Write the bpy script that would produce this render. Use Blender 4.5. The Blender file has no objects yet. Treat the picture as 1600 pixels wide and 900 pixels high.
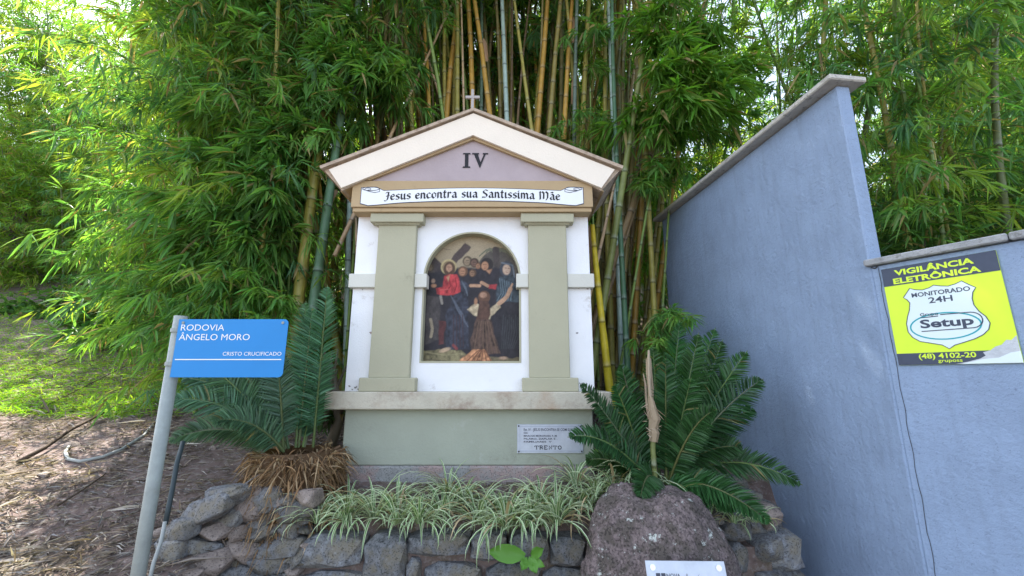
import bpy, bmesh, math, random
import numpy as np
from mathutils import Vector, Matrix, noise
from mathutils.geometry import tessellate_polygon

S = bpy.context.scene
COL = S.collection
R = math.radians
rnd = random.Random(7); SEED = 33
rng = np.random.default_rng(11)

# ------------------------------------------------------------------ camera
F = 660.0; PITCH = R(12.1); CP = math.cos(PITCH); SP = math.sin(PITCH)
cd = bpy.data.cameras.new("camera"); cam = bpy.data.objects.new("camera", cd); COL.objects.link(cam)
cam.location = (0, 0, 0); cam.rotation_euler = (R(90) + PITCH, 0, 0)
cd.sensor_width = 36; cd.lens = F / 1600 * 36; cd.clip_start = .05; cd.clip_end = 2000
S.camera = cam

# ------------------------------------------------------------------ world, sun, exposure
SUN = Vector((-.68, .50, 1.22)).normalized()          # towards the sun: behind the bamboo, from the left
w = bpy.data.worlds.new("World"); S.world = w; w.use_nodes = True
nt = w.node_tree; bg = nt.nodes["Background"]
sky = nt.nodes.new("ShaderNodeTexSky"); sky.sky_type = 'NISHITA'; sky.sun_disc = False
sky.sun_elevation = math.asin(SUN.z); sky.sun_rotation = math.atan2(SUN.x, SUN.y)
sky.dust_density = 1.5
hs = nt.nodes.new("ShaderNodeHueSaturation"); hs.inputs['Saturation'].default_value = .62
nt.links.new(sky.outputs[0], hs.inputs['Color']); nt.links.new(hs.outputs[0], bg.inputs[0])
bg.inputs[1].default_value = .15
sd = bpy.data.lights.new("sun", 'SUN'); sd.energy = 5; sd.angle = R(.5); sd.color = (1, .95, .85)
so = bpy.data.objects.new("sun", sd); COL.objects.link(so)
so.rotation_euler = SUN.to_track_quat('Z', 'Y').to_euler(); so.location = SUN * 30
S.view_settings.view_transform = 'Standard'; S.view_settings.look = 'None'
S.view_settings.gamma = 1; S.view_settings.exposure = 2.05
S.render.engine = 'CYCLES'
S.cycles.max_bounces = 8; S.cycles.transparent_max_bounces = 4

# ------------------------------------------------------------------ measuring helpers
def ray(x, y):
    a = (x - 800) / F; u = (450 - y) / F
    return a, CP - SP * u, SP + CP * u
def P(x, y, Y):
    d = ray(x, y); t = Y / d[1]
    return Vector((d[0] * t, Y, d[2] * t))
def slope(y): return -1.6 + .32 * y
def G(x, y, up=0.0):                               # where a line of sight meets the bank
    d = ray(x, y); t = -(1.6 - up) / (d[2] - .32 * d[1])
    return Vector(d) * t
def sm(a, b, x):
    t = min(1, max(0, (x - a) / (b - a))); return t * t * (3 - 2 * t)
def hgt(x, y):
    s = slope(min(y, 24)) if y < 24 else slope(24) + (y - 24) * .05
    if s < -1.51: s = -1.51
    lumps = .05 * noise.noise(Vector((x * .9, y * .9, 3))) + .02 * noise.noise(Vector((x * 4, y * 4, 9)))
    s += lumps * sm(.6, 1.6, y)
    s += .5 * sm(-4, -14, x) * sm(3, 8, y) + (min(y, 24) - 9) * .3 * (y > 9)
    if y < 2.58:                                    # cut away in front of the retaining wall
        q_ = .2 * sm(1.85, 2.15, y); k = sm(-1.38 - q_, -1.14 - q_, x); s = s * (1 - k) - 1.5 * k
    elif x > 1.3 and y < 3.1:                       # and at its right end, before the tall wall
        k = sm(1.36, 1.50, x) * (1 - sm(2.75, 3.1, y)); s = s * (1 - k) - 1.5 * k
    return s

# ------------------------------------------------------------------ object helpers
def tag(o, label=None, cat=None, group=None, kind=None):
    if label: o['label'] = label
    if cat: o['category'] = cat
    if group: o['group'] = group
    if kind: o['kind'] = kind
    return o
def thing(name, label, cat, loc, group=None, rotz=0):
    o = bpy.data.objects.new(name, None); COL.objects.link(o); o.location = loc
    o.rotation_euler.z = rotz; o.empty_display_size = .1
    return tag(o, label, cat, group)
def wloc(o):
    v = Vector((0, 0, 0))
    while o: v += o.location; o = o.parent
    return v
def obj(name, verts, faces, mat, parent=None, smooth=False, cols=None, origin=None, mesh_only=False):
    """verts in world coordinates; the object's origin is its parent's place (or 'origin')."""
    verts = np.asarray([tuple(v) for v in verts] if not isinstance(verts, np.ndarray) else verts, dtype=np.float64)
    base = wloc(parent)
    o_l = Vector(origin) - base if origin is not None else Vector((0, 0, 0))
    off = base + o_l
    me = bpy.data.meshes.new(name)
    me.from_pydata((verts - np.array(off)).tolist(), [], faces if isinstance(faces, list) else faces.tolist())
    if isinstance(mat, (list, tuple)):
        for m in mat: me.materials.append(m)
    else: me.materials.append(mat)
    if smooth: me.polygons.foreach_set('use_smooth', [True] * len(me.polygons))
    if cols is not None:
        ca = me.color_attributes.new('Col', 'FLOAT_COLOR', 'POINT')
        c4 = np.ones((len(verts), 4), dtype=np.float32); c4[:, :3] = cols
        ca.data.foreach_set('color', c4.ravel())
    me.update()
    o = bpy.data.objects.new(name, me); COL.objects.link(o)
    if parent: o.parent = parent
    o.location = o_l
    return o
class MB:
    """collects simple shapes in world coordinates"""
    def __init__(s): s.v = []; s.f = []; s.c = []
    def add(s, v, f, c=None):
        n = len(s.v); s.v += [tuple(q) for q in v]; s.f += [[i + n for i in q] for q in f]
        s.c += [c or (1, 1, 1)] * len(v)
    def box(s, x0, x1, y0, y1, z0, z1, b=.004, M=None, c=None):
        # box with chamfered edges
        X = (x0, x1); Y = (y0, y1); Z = (z0, z1); bm = bmesh.new()
        vs = [bm.verts.new((X[i], Y[j], Z[k])) for i in (0, 1) for j in (0, 1) for k in (0, 1)]
        for q in ((0, 1, 3, 2), (4, 6, 7, 5), (0, 4, 5, 1), (2, 3, 7, 6), (0, 2, 6, 4), (1, 5, 7, 3)):
            bm.faces.new([vs[i] for i in q])
        if b: bmesh.ops.bevel(bm, geom=bm.edges[:], offset=b, segments=1, affect='EDGES')
        bm.verts.index_update()
        v = [q.co.copy() for q in bm.verts]
        if M: v = [M @ q for q in v]
        s.add(v, [[q.index for q in f.verts] for f in bm.faces], c); bm.free()
    def prism(s, pts, y0, y1, holes=(), M=None, c=None):
        # outline in (x, z), from y0 to y1
        loops = [[Vector((x, z, 0)) for x, z in l] for l in [pts, *holes]]
        flat = [p for l in loops for p in l]; n = len(flat)
        tri = tessellate_polygon(loops)
        v = [Vector((p.x, y0, p.y)) for p in flat] + [Vector((p.x, y1, p.y)) for p in flat]
        f = [list(t) for t in tri] + [[i + n for i in reversed(t)] for t in tri]
        k = 0
        for l in loops:
            m = len(l)
            for i in range(m):
                a = k + i; b = k + (i + 1) % m; f.append([a, b, b + n, a + n])
            k += m
        if M: v = [M @ q for q in v]
        s.add(v, f, c)
    def tube(s, pts, rad, n=8, c=None, cap=True):
        pts = [Vector(p) for p in pts]; rads = rad if hasattr(rad, '__len__') else [rad] * len(pts)
        v = []; f = []
        up = Vector((.13, .31, .94)).normalized(); prev = None
        for i, p in enumerate(pts):
            t = (pts[min(i + 1, len(pts) - 1)] - pts[max(i - 1, 0)]).normalized()
            if prev is None:
                a = t.cross(up)
                if a.length < .1: a = t.cross(Vector((1, 0, 0)))
            else: a = prev - t * prev.dot(t)
            a.normalize(); prev = a; b = t.cross(a)
            for k in range(n):
                th = 2 * math.pi * k / n
                v.append(p + (a * math.cos(th) + b * math.sin(th)) * rads[i])
        for i in range(len(pts) - 1):
            for k in range(n):
                f.append([i * n + k, i * n + (k + 1) % n, (i + 1) * n + (k + 1) % n, (i + 1) * n + k])
        if cap: f += [list(range(n))[::-1], [(len(pts) - 1) * n + k for k in range(n)]]
        s.add(v, f, c)
    def build(s, name, mat, parent=None, smooth=False, cols=False, origin=None):
        return obj(name, s.v, s.f, mat, parent, smooth, np.array(s.c) if cols else None, origin)

# ------------------------------------------------------------------ materials
def mat(name, color, rough=.7, spec=.3, var=.0, vscale=8, bump=0., bscale=60, metal=0, attr=False,
        stain=None, streak=False, vcol2=None, translucent=0., objvar=0., pits=None):
    m = bpy.data.materials.new(name); m.use_nodes = True; n = m.node_tree.nodes; L = m.node_tree.links
    b = n['Principled BSDF']; b.inputs['Roughness'].default_value = rough; b.inputs['Metallic'].default_value = metal
    b.inputs['Specular IOR Level'].default_value = spec
    tc = n.new('ShaderNodeTexCoord'); pos = tc.outputs['Object']
    if attr:
        a = n.new('ShaderNodeAttribute'); a.attribute_name = 'Col'; c = a.outputs['Color']
    else:
        r = n.new('ShaderNodeRGB'); r.outputs[0].default_value = (*color, 1); c = r.outputs[0]
    def mix(a_, b_, fac, mode='MIX'):
        q = n.new('ShaderNodeMix'); q.data_type = 'RGBA'; q.blend_type = mode
        L.new(a_, q.inputs[6]) if not isinstance(a_, tuple) else setattr(q.inputs[6], 'default_value', (*a_, 1))
        L.new(b_, q.inputs[7]) if not isinstance(b_, tuple) else setattr(q.inputs[7], 'default_value', (*b_, 1))
        L.new(fac, q.inputs[0]) if not isinstance(fac, (int, float)) else setattr(q.inputs[0], 'default_value', fac)
        return q.outputs[2]
    def nz(scale, detail=5, vec=None, rough_=.6):
        q = n.new('ShaderNodeTexNoise'); q.inputs['Scale'].default_value = scale; q.inputs['Detail'].default_value = detail
        q.inputs['Roughness'].default_value = rough_
        L.new(vec or pos, q.inputs['Vector']); return q.outputs[0]
    def ramp(x, a0, a1):
        q = n.new('ShaderNodeMapRange'); q.inputs[1].default_value = a0; q.inputs[2].default_value = a1
        L.new(x, q.inputs[0]); return q.outputs[0]
    if var:
        c = mix(c, tuple(max(0, v * (1 - var)) for v in color) if not attr else (.5, .5, .5), ramp(nz(vscale), .35, .7),
                'MIX') if not attr else mix(c, (1 - var,) * 3, ramp(nz(vscale), .35, .7), 'MULTIPLY')
    if vcol2: c = mix(c, vcol2[0], ramp(nz(vcol2[1], 8, rough_=.7), vcol2[2], vcol2[3]))
    if streak:
        mp = n.new('ShaderNodeMapping'); mp.inputs['Scale'].default_value = (9, 9, .8); L.new(pos, mp.inputs[0])
        c = mix(c, (.88, .87, .85), ramp(nz(3, 6, mp.outputs[0]), .48, .8), 'MULTIPLY')
    if stain:                                       # (colour, scale, lo, hi) grime patches
        c = mix(c, stain[0], ramp(nz(stain[1], 7, rough_=.75), stain[2], stain[3]))
    if pits:                                        # (scale, lo, hi, shade) fine dark pores
        c = mix(c, (pits[3],) * 3, ramp(nz(pits[0], 3, rough_=.5), pits[1], pits[2]), 'MULTIPLY')
    if objvar:
        oi = n.new('ShaderNodeObjectInfo'); c = mix(c, (1 - objvar,) * 3, oi.outputs['Random'], 'MULTIPLY')
    L.new(c, b.inputs['Base Color'])
    if bump:
        bp = n.new('ShaderNodeBump'); bp.inputs['Strength'].default_value = bump; bp.inputs['Distance'].default_value = .01
        L.new(nz(bscale, 8, rough_=.7), bp.inputs['Height']); L.new(bp.outputs[0], b.inputs['Normal'])
    if translucent:
        t = n.new('ShaderNodeBsdfTranslucent'); L.new(mix(c, (1.6, 1.5, .6), 1.0, 'MULTIPLY'), t.inputs[0])
        ms = n.new('ShaderNodeMixShader'); ms.inputs[0].default_value = translucent
        L.new(b.outputs[0], ms.inputs[1]); L.new(t.outputs[0], ms.inputs[2])
        L.new(ms.outputs[0], n['Material Output'].inputs[0])
    return m
M = {}
M['white'] = mat('white_paint', (.84, .84, .85), .75, .2, .06, 3, .35, 90, stain=((.42, .38, .33), 6, .61, .80))
M['cream'] = mat('cream_paint', (.84, .75, .63), .75, .2, .05, 3, .25, 90, stain=((.30, .22, .15), 7, .66, .8))
M['olive'] = mat('olive_paint', (.44, .42, .30), .75, .2, .08, 3, .3, 90, stain=((.22, .21, .16), 4, .6, .85))
M['plinth'] = mat('plinth_paint', (.37, .395, .32), .75, .2, .12, 3, .35, 70, stain=((.45, .47, .42), 5, .60, .78), vcol2=((.2, .19, .14), 3, .58, .8))
M['tan'] = mat('tan_paint', (.47, .345, .20), .75, .2, .1, 4, .3, 90, stain=((.30, .22, .13), 8, .62, .8))
M['impost'] = mat('beige_paint', (.64, .63, .56), .75, .2, .08, 4, .3, 90)
M['ledge'] = mat('beige_concrete', (.56, .52, .42), .85, .2, .15, 5, .5, 80, stain=((.30, .22, .17), 4, .50, .72), vcol2=((.44, .34, .25), 1.7, .48, .62))
M['mauve'] = mat('mauve_paint', (.44, .365, .375), .8, .2, .12, 5, .3, 60, stain=((.75, .7, .68), 22, .70, .74))
M['roofc'] = mat('weathered_concrete', (.54, .43, .33), .9, .1, .3, 12, .8, 60, stain=((.24, .17, .12), 14, .52, .7))
M['wall'] = mat('blue_grey_stucco', (.295, .385, .54), .85, .15, .12, 5, 1, 38, streak=True, stain=((.33, .31, .29), 1.6, .70, .84), pits=(130, .64, .70, .72))
M['coping'] = mat('grey_concrete', (.58, .56, .51), .9, .1, .2, 14, .9, 60, stain=((.14, .13, .11), 22, .55, .7))
M['coping2'] = mat('dark_grey_concrete', (.40, .41, .42), .9, .1, .3, 14, .9, 60, stain=((.16, .16, .15), 22, .55, .7))
M['footing'] = mat('footing_concrete', (.34, .34, .33), .9, .1, .3, 9, 1, 40, stain=((.38, .28, .26), 3, .48, .6), pits=(110, .55, .65, .5), vcol2=((.22, .23, .22), 6, .5, .6))
M['stone'] = mat('grey_stone', (.30, .31, .33), .85, .2, .6, 38, 1, 34, stain=((.50, .51, .51), 30, .60, .72), vcol2=((.24, .215, .17), 6, .48, .62), objvar=.35, pits=(120, .54, .64, .45))
M['stone2'] = mat('brown_stone', (.40, .33, .29), .85, .2, .45, 20, 1, 55, stain=((.33, .33, .33), 34, .62, .72), objvar=.3, pits=(120, .55, .65, .45))
M['boulder'] = mat('purple_brown_rock', (.235, .185, .18), .85, .2, .6, 55, 1, 40, stain=((.50, .53, .49), 17, .59, .64), vcol2=((.095, .08, .07), 13, .45, .58), pits=(95, .52, .60, .5))
M['metal'] = mat('galvanised_steel', (.30, .335, .32), .5, .4, .2, 20, .25, 60, stain=((.25, .27, .24), 14, .55, .75))
M['blue'] = mat('blue_enamel', (.012, .225, .58), .45, .4, .06, 6)
M['whitep'] = mat('white_print', (.8, .8, .8), .5)
M['navyp'] = mat('dark_navy_print', (.055, .07, .11), .5, var=.15, vscale=30)
M['ink'] = mat('black_ink', (.018, .018, .022), .6)
M['greyink'] = mat('grey_ink', (.06, .065, .09), .6)
M['faint'] = mat('faint_ink', (.36, .40, .5), .6)
M['yellow'] = mat('lime_yellow_print', (.66, .86, .035), .45, .4, .06, 12)
M['pale'] = mat('pale_print', (.68, .78, .80), .5)
M['teal'] = mat('teal_print', (.03, .35, .40), .5)
M['torn'] = mat('torn_paper', (.55, .58, .62), .8, var=.15, vscale=30, bump=.5, bscale=80)
M['plate'] = mat('aluminium_plate', (.52, .56, .64), .42, .5, .15, 18, .1, 60, metal=.35)
M['screw'] = mat('steel_screw', (.6, .6, .6), .3, metal=.8)
M['dark'] = mat('dark_iron', (.03, .03, .03), .6)
M['blackpipe'] = mat('black_plastic', (.035, .05, .055), .5)
M['greypipe'] = mat('grey_plastic', (.30, .32, .31), .6, bump=.2)
M['paint'] = mat('printed_picture', (1, 1, 1), .5, .3, attr=True, bump=.05)
M['leaf'] = mat('leaf', (1, 1, 1), .5, .35, attr=True, translucent=.46)
M['plant'] = mat('plant_leaf', (1, 1, 1), .45, .4, attr=True, translucent=.2)
M['dry'] = mat('dry_leaf', (1, 1, 1), .8, .15, attr=True, translucent=.12)
M['culm'] = mat('bamboo_skin', (1, 1, 1), .45, .4, attr=True, var=.3, vscale=14, bump=.15, bscale=40)
M['wood'] = mat('dead_wood', (.10, .075, .055), .9, .1, .4, 20, .8, 60)
M['asphalt'] = mat('asphalt', (.05, .05, .052), .9, .2, .2, 5, .6, 120)
# soil with patches of grass colour
M['soil'] = mat('soil', (.19, .14, .125), .95, .1, .4, 7, 1, 30, stain=((.27, .24, .225), 34, .5, .66), vcol2=((.085, .075, .04), 1.2, .5, .64))

# ------------------------------------------------------------------ ground and road
def axis(pts):
    out = []
    for a, b, n in pts: out += [a + (b - a) * i / n for i in range(n)]
    return out + [pts[-1][1]]
xs = axis([(-140, -30, 8), (-30, -7, 16), (-7, -1.5, 110), (-1.5, -1.0, 14), (-1, 3, 30), (3, 12, 12), (12, 140, 8)])
ys = axis([(-140, -12, 6), (-12, .4, 10), (.4, 2.52, 40), (2.52, 2.64, 2), (2.64, 7, 75), (7, 24, 26), (24, 160, 10)])
gv = [(x, y, hgt(x, y)) for y in ys for x in xs]; nx = len(xs)
gf = [[j * nx + i, j * nx + i + 1, (j + 1) * nx + i + 1, (j + 1) * nx + i] for j in range(len(ys) - 1) for i in range(nx - 1)]
tag(obj('ground', gv, gf, M['soil'], smooth=True), kind='structure')
mb = MB(); mb.box(-140, 140, -7.2, .25, -1.6, -1.496, 0); tag(mb.build('road', M['asphalt']), kind='structure')

# ------------------------------------------------------------------ lettering
_tc = {}
def text2d(body, offset=0.0):
    k = (body, offset)
    if k in _tc: return _tc[k]
    cu = bpy.data.curves.new('lettering', 'FONT'); cu.body = body; cu.size = 1; cu.offset = offset; cu.resolution_u = 3
    o = bpy.data.objects.new('lettering', cu); COL.objects.link(o)
    bpy.context.view_layer.update()
    me = bpy.data.meshes.new_from_object(o)
    v = [(q.co.x, q.co.y) for q in me.vertices]; f = [list(p.vertices) for p in me.polygons]
    bpy.data.objects.remove(o); bpy.data.meshes.remove(me); bpy.data.curves.remove(cu)
    x0 = min(a for a, b in v); x1 = max(a for a, b in v)
    _tc[k] = (v, f, x0, x1); return _tc[k]
class Plane:
    """a flat face in the scene: u to the right, v up, w towards the viewer (metres)"""
    def __init__(s, o, u, v): s.o = Vector(o); s.u = Vector(u).normalized(); s.v = Vector(v).normalized(); s.w = s.u.cross(s.v)
    def at(s, u, v, w=0): return s.o + s.u * u + s.v * v + s.w * w
def lines(mt, parent, fns):
    for fn in fns: part('lettering', mt, fn, parent)
def put_text(mb, pl, body, x0, x1, base, cap, w_=.002, offset=0.):
    """text fitted between x0 and x1, capital height cap, baseline at base"""
    v, f, a, b = text2d(body, offset); sx = (x1 - x0) / (b - a); sy = cap / .70
    mb.add([pl.at(x0 + (x - a) * sx, base + y * sy, w_) for x, y in v], f)
def put_poly(mb, pl, pts, w_=.002):
    tri = tessellate_polygon([[Vector((x, y, 0)) for x, y in pts]])
    mb.add([pl.at(x, y, w_) for x, y in pts], [list(t) for t in tri])
def put_line(mb, pl, pts, wd, w_=.002, closed=False):
    n = len(pts); L_ = []; R_ = []
    for i in range(n):
        a = pts[(i - 1) % n] if closed or i > 0 else pts[i]; b = pts[(i + 1) % n] if closed or i < n - 1 else pts[i]
        dx, dy = b[0] - a[0], b[1] - a[1]; l = math.hypot(dx, dy) or 1
        L_.append((pts[i][0] - dy / l * wd / 2, pts[i][1] + dx / l * wd / 2)); R_.append((pts[i][0] + dy / l * wd / 2, pts[i][1] - dx / l * wd / 2))
    v = [pl.at(*p, w_) for p in L_] + [pl.at(*p, w_) for p in R_]
    f = [[i, (i + 1) % n, (i + 1) % n + n, i + n] for i in range(n if closed else n - 1)]
    mb.add(v, f)
# broad-nib uncial hand for the banner
GL = {
 'J': (.85, [[(.75, 1.35), (.35, 1.42), (.2, 1.25)], [(.62, 1.35), (.55, .4), (.45, .0), (.2, -.2), (.0, -.1)], [(.3, .7), (.75, .8)]]),
 'e': (.72, [[(.1, .5), (.6, .62), (.56, .88), (.35, 1), (.08, .75), (.08, .3), (.3, .02), (.64, .15)]]),
 's': (.68, [[(.6, .88), (.36, 1), (.12, .82), (.16, .62), (.5, .42), (.56, .2), (.34, 0), (.04, .12)]]),
 'u': (.86, [[(.02, .92), (.12, 1), (.12, .25), (.3, 0), (.6, .22)], [(.62, 1), (.62, .12), (.76, 0)]]),
 'n': (.86, [[(0, .92), (.12, 1), (.12, 0)], [(.12, .8), (.4, 1), (.62, .8), (.62, .12), (.76, 0)]]),
 'c': (.70, [[(.6, .84), (.36, 1), (.08, .75), (.08, .3), (.3, 0), (.62, .15)]]),
 'o': (.78, [[(.36, 1), (.08, .75), (.08, .28), (.36, 0), (.66, .28), (.66, .75), (.36, 1)]]),
 't': (.56, [[(.22, 1.35), (.18, .2), (.34, 0), (.5, .1)], [(0, .98), (.46, .98)]]),
 'r': (.62, [[(0, .92), (.12, 1), (.12, 0)], [(.12, .78), (.36, 1), (.54, .84)]]),
 'a': (.84, [[(.1, .84), (.38, 1), (.6, .8), (.6, .12), (.76, 0)], [(.6, .56), (.22, .5), (.08, .25), (.25, 0), (.58, .2)]]),
 'S': (.92, [[(.85, 1.25), (.5, 1.42), (.18, 1.18), (.22, .9), (.66, .6), (.76, .3), (.45, 0), (.02, .14)], [(.0, -.02), (.3, .1)]]),
 'i': (.38, [[(0, .92), (.12, 1), (.12, .12), (.26, 0)], [(.12, 1.32), (.16, 1.28)]]),
 'í': (.38, [[(0, .92), (.12, 1), (.12, .12), (.26, 0)], [(.1, 1.22), (.32, 1.48)]]),
 'm': (1.3, [[(0, .92), (.12, 1), (.12, 0)], [(.12, .8), (.38, 1), (.58, .8), (.58, 0)], [(.58, .8), (.84, 1), (1.06, .8), (1.06, .12), (1.2, 0)]]),
 'M': (1.6, [[(-.05, 1.25), (.15, 1.4), (.15, 0)], [(.15, 1.1), (.5, 1.4), (.74, 1.1), (.7, .1)], [(.74, 1.1), (1.1, 1.4), (1.38, 1.1), (1.34, .3), (1.1, -.1)]]),
 'ã': (.84, [[(.1, .84), (.38, 1), (.6, .8), (.6, .12), (.76, 0)], [(.6, .56), (.22, .5), (.08, .25), (.25, 0), (.58, .2)], [(.12, 1.25), (.3, 1.36), (.46, 1.26), (.64, 1.38)]]),
 ' ': (.5, [])}
def put_hand(mb, pl, text, x0, x1, base, xh, w_=.003):
    tot = sum(GL[c][0] + .12 for c in text); k = (x1 - x0) / tot; nib = .125; ang = R(38)
    ncx, ncy = math.cos(ang) * nib, math.sin(ang) * nib; x = x0; q = 0
    for ch in text:
        wd, strokes = GL[ch]
        for st in strokes:
            for (ax, ay), (bx, by) in zip(st, st[1:]):
                q += 1; ww = w_ + (q % 7) * .00008
                v = []
                d = Vector((bx - ax, by - ay)); d = d.normalized() * .03 if d.length else d
                for px, py, sg in ((ax - d.x, ay - d.y, 1), (bx + d.x, by + d.y, 1), (bx + d.x, by + d.y, -1), (ax - d.x, ay - d.y, -1)):
                    # nib edge plus a little body so that strokes along the nib do not vanish
                    nx_, ny_ = ncx - d.y * .9, ncy + d.x * .9
                    X = x + (px + nx_ * sg) * k; v.append(pl.at(X, base(X) + (py + ny_ * sg) * xh, ww))
                mb.add(v, [[0, 1, 2, 3]])
        x += (wd + .12) * k

# ------------------------------------------------------------------ the shrine
CX = -.292
sh = thing('wayside_shrine', 'white and olive gabled wayside shrine with an arched picture, numbered IV', 'shrine', (CX, 3.2, -.7))
def part(name, mt, fn, parent=sh, label=None, smooth=False):
    m = MB(); fn(m); o = m.build(name, mt, parent, smooth)
    if label: o['label'] = label
    return o
# niche outline
ar = .357; az = .716; nb = .107
def archline(r, cxo=CX, z0=nb, n=28, zc=az):
    return [(cxo - r, z0), (cxo + r, z0)] + [(cxo + r * math.cos(math.pi * i / n), zc + r * math.sin(math.pi * i / n)) for i in range(n + 1)]
part('wall', M['white'], lambda m: (m.prism([(CX - .862, -.086), (CX + .862, -.086), (CX + .862, 1.206), (CX - .862, 1.206)], 3.0, 3.07, [archline(ar)]),
     m.box(CX - .86, CX + .86, 3.078, 3.5, -.086, 1.206, .002)))
part('niche_reveal', M['olive'], lambda m: m.prism(archline(ar - .001), 2.997, 3.069, [archline(ar - .013, z0=nb + .012)]))
for s in (-1, 1):
    xc = CX + s * .551
    part('pilaster', M['olive'], lambda m: m.box(xc - .140, xc + .140, 2.95, 3.0, .004, 1.118, .005))
    part('capital', M['olive'], lambda m: (m.box(xc - .195, xc + .195, 2.915, 3.0, 1.118, 1.188, .005), m.box(xc - .165, xc + .165, 2.935, 3.0, 1.106, 1.122, .003)))
    part('pilaster_base', M['olive'], lambda m: m.box(xc - .190, xc + .190, 2.915, 3.0, -.086, .006, .005))
    a, b = sorted((CX + s * .6905, CX + s * .885))
    part('impost', M['impost'], lambda m: m.box(a, b, 2.962, 3.3, .64, .742, .004))
    a, b = sorted((CX + s * .322, CX + s * .4115))
    part('impost', M['impost'], lambda m: m.box(a, b, 2.962, 3.05, .64, .742, .004))
part('entablature', M['tan'], lambda m: (m.box(CX - .884, CX + .884, 2.885, 3.5, 1.222, 1.430, .004), m.box(CX - .874, CX + .874, 2.898, 3.5, 1.190, 1.222, .004)))
part('tympanum', M['mauve'], lambda m: m.prism([(CX - .92, 1.4305), (CX + .92, 1.4305), (CX, 1.822)], 2.900, 3.4))
def rake(d0, d1, x1, apex, k=.438):          # band under the roof slope between two vertical offsets
    return [(CX, apex - d0), (CX + x1, apex - d0 - k * x1), (CX + x1, apex - d1 - k * x1), (CX, apex - d1), (CX - x1, apex - d1 - k * x1), (CX - x1, apex - d0 - k * x1)]
part('rake_moulding', M['tan'], lambda m: m.prism([(CX, 1.792), (CX + .87, 1.410), (CX + .84, 1.400), (CX + .80, 1.4315), (CX + .755, 1.4315), (CX, 1.762), (CX - .755, 1.4315), (CX - .80, 1.4315), (CX - .84, 1.400), (CX - .87, 1.410)], 2.876, 2.899))
part('fascia', M['cream'], lambda m: m.prism([(CX, 1.966), (CX + 1.0461, 1.502), (CX + 0.9428, 1.357), (CX, 1.783), (CX - 0.9506, 1.357), (CX - 1.0547, 1.502)], 2.852, 2.873))
roof = part('roof', M['roofc'], lambda m: m.prism([(CX, 1.994), (CX + 1.0987, 1.519), (CX + 1.0792, 1.494), (CX + 0.9448, 1.345), (CX + .80, 1.425), (CX, 1.800), (CX - .80, 1.425), (CX - 0.9525, 1.345), (CX - 1.0881, 1.494), (CX - 1.1077, 1.519)], 2.8745, 3.5))
part('roof_edge', M['roofc'], lambda m: m.prism([(CX, 2.003), (CX + 1.1084, 1.523), (CX + 1.0987, 1.501), (CX, 1.979), (CX - 1.1077, 1.501), (CX - 1.1175, 1.523)], 2.835, 3.52))
for q in (1, -1): part('soffit', M['tan'], lambda m: m.prism([(CX + q * .965, 1.346), (CX + q * .80, 1.424), (CX + q * .80, 1.418), (CX + q * .965, 1.340)][::q], 2.88, 3.49))
part('ledge', M['ledge'], lambda m: m.box(CX - .947, CX + .955, 2.88, 3.5, -.2, -.0865, .006))
part('plinth', M['plinth'], lambda m: m.box(CX - .83, CX + .835, 2.95, 3.48, -.557, -.2, .006))
part('footing', M['footing'], lambda m: m.box(CX - .80, CX + .83, 2.935, 3.5, -.9, -.558, .012))
def cross(m):
    m.box(CX - .026, CX - .004, 2.90, 2.918, 1.95, 2.212, .002); m.box(CX - .070, CX + .042, 2.897, 2.915, 2.130, 2.152, .002)
part('cross', mat('pale_metal', (.42, .38, .36), .5, .4, .2, 30), cross)
front = Plane((0, 2.964, 0), (1, 0, 0), (0, 0, 1))
def numeral(m):
    x = CX - .048; z0, z1 = 1.545, 1.655; pl = Plane((0, 2.900, 0), (1, 0, 0), (0, 0, 1)); w_ = .003
    put_poly(m, pl, [(x - .013, z0), (x + .013, z0), (x + .013, z1), (x - .013, z1)], w_)
    for z in (z0, z1): put_poly(m, pl, [(x - .030, z - .006), (x + .030, z - .006), (x + .026, z + .006), (x - .026, z + .006)], w_ + .0004)
    x = CX + .052
    put_poly(m, pl, [(x - .048, z1), (x - .018, z1), (x + .010, z0 + .02), (x - .002, z0 - .006)], w_)
    put_poly(m, pl, [(x + .030, z1), (x + .044, z1), (x + .002, z0 - .006), (x - .008, z0 + .008)], w_ + .0002)
    for a, b in ((x - .060, x - .008), (x + .020, x + .060)): put_poly(m, pl, [(a, z1 - .006), (b, z1 - .006), (b, z1 + .006), (a, z1 + .006)], w_ + .0004)
part('numeral', M['ink'], numeral)
# banner
def bz(x):                                       # the banner sags at its ends
    t = (x - CX) / .82; return .010 * math.cos(t * 3.0) - .008 * abs(t) ** 3
def bn(m, g, w_):
    n = 30; top = []; bot = []
    for i in range(n + 1):
        x = CX - .812 + 1.624 * i / n; t = abs((x - CX) / .812)
        rise = .030 * sm(.80, .86, t)
        top.append((x, 1.358 + bz(x) + rise + g)); bot.append((x, 1.262 + bz(x) - .012 * sm(.6, .95, t) + .018 * sm(.96, 1, t) - g))
    top[0] = (top[0][0] - g, top[0][1]); bot[0] = (bot[0][0] - g, bot[0][1]); top[-1] = (top[-1][0] + g, top[-1][1]); bot[-1] = (bot[-1][0] + g, bot[-1][1])
    m.prism(bot + top[::-1], 2.885 - w_, 2.885)
ban = part('banner', mat('banner_white', (.82, .84, .86), .6, .3, .04, 5), lambda m: bn(m, 0, .0035))
part('banner_outline', M['greyink'], lambda m: (bn(m, .0055, .0015)), ban)
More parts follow.
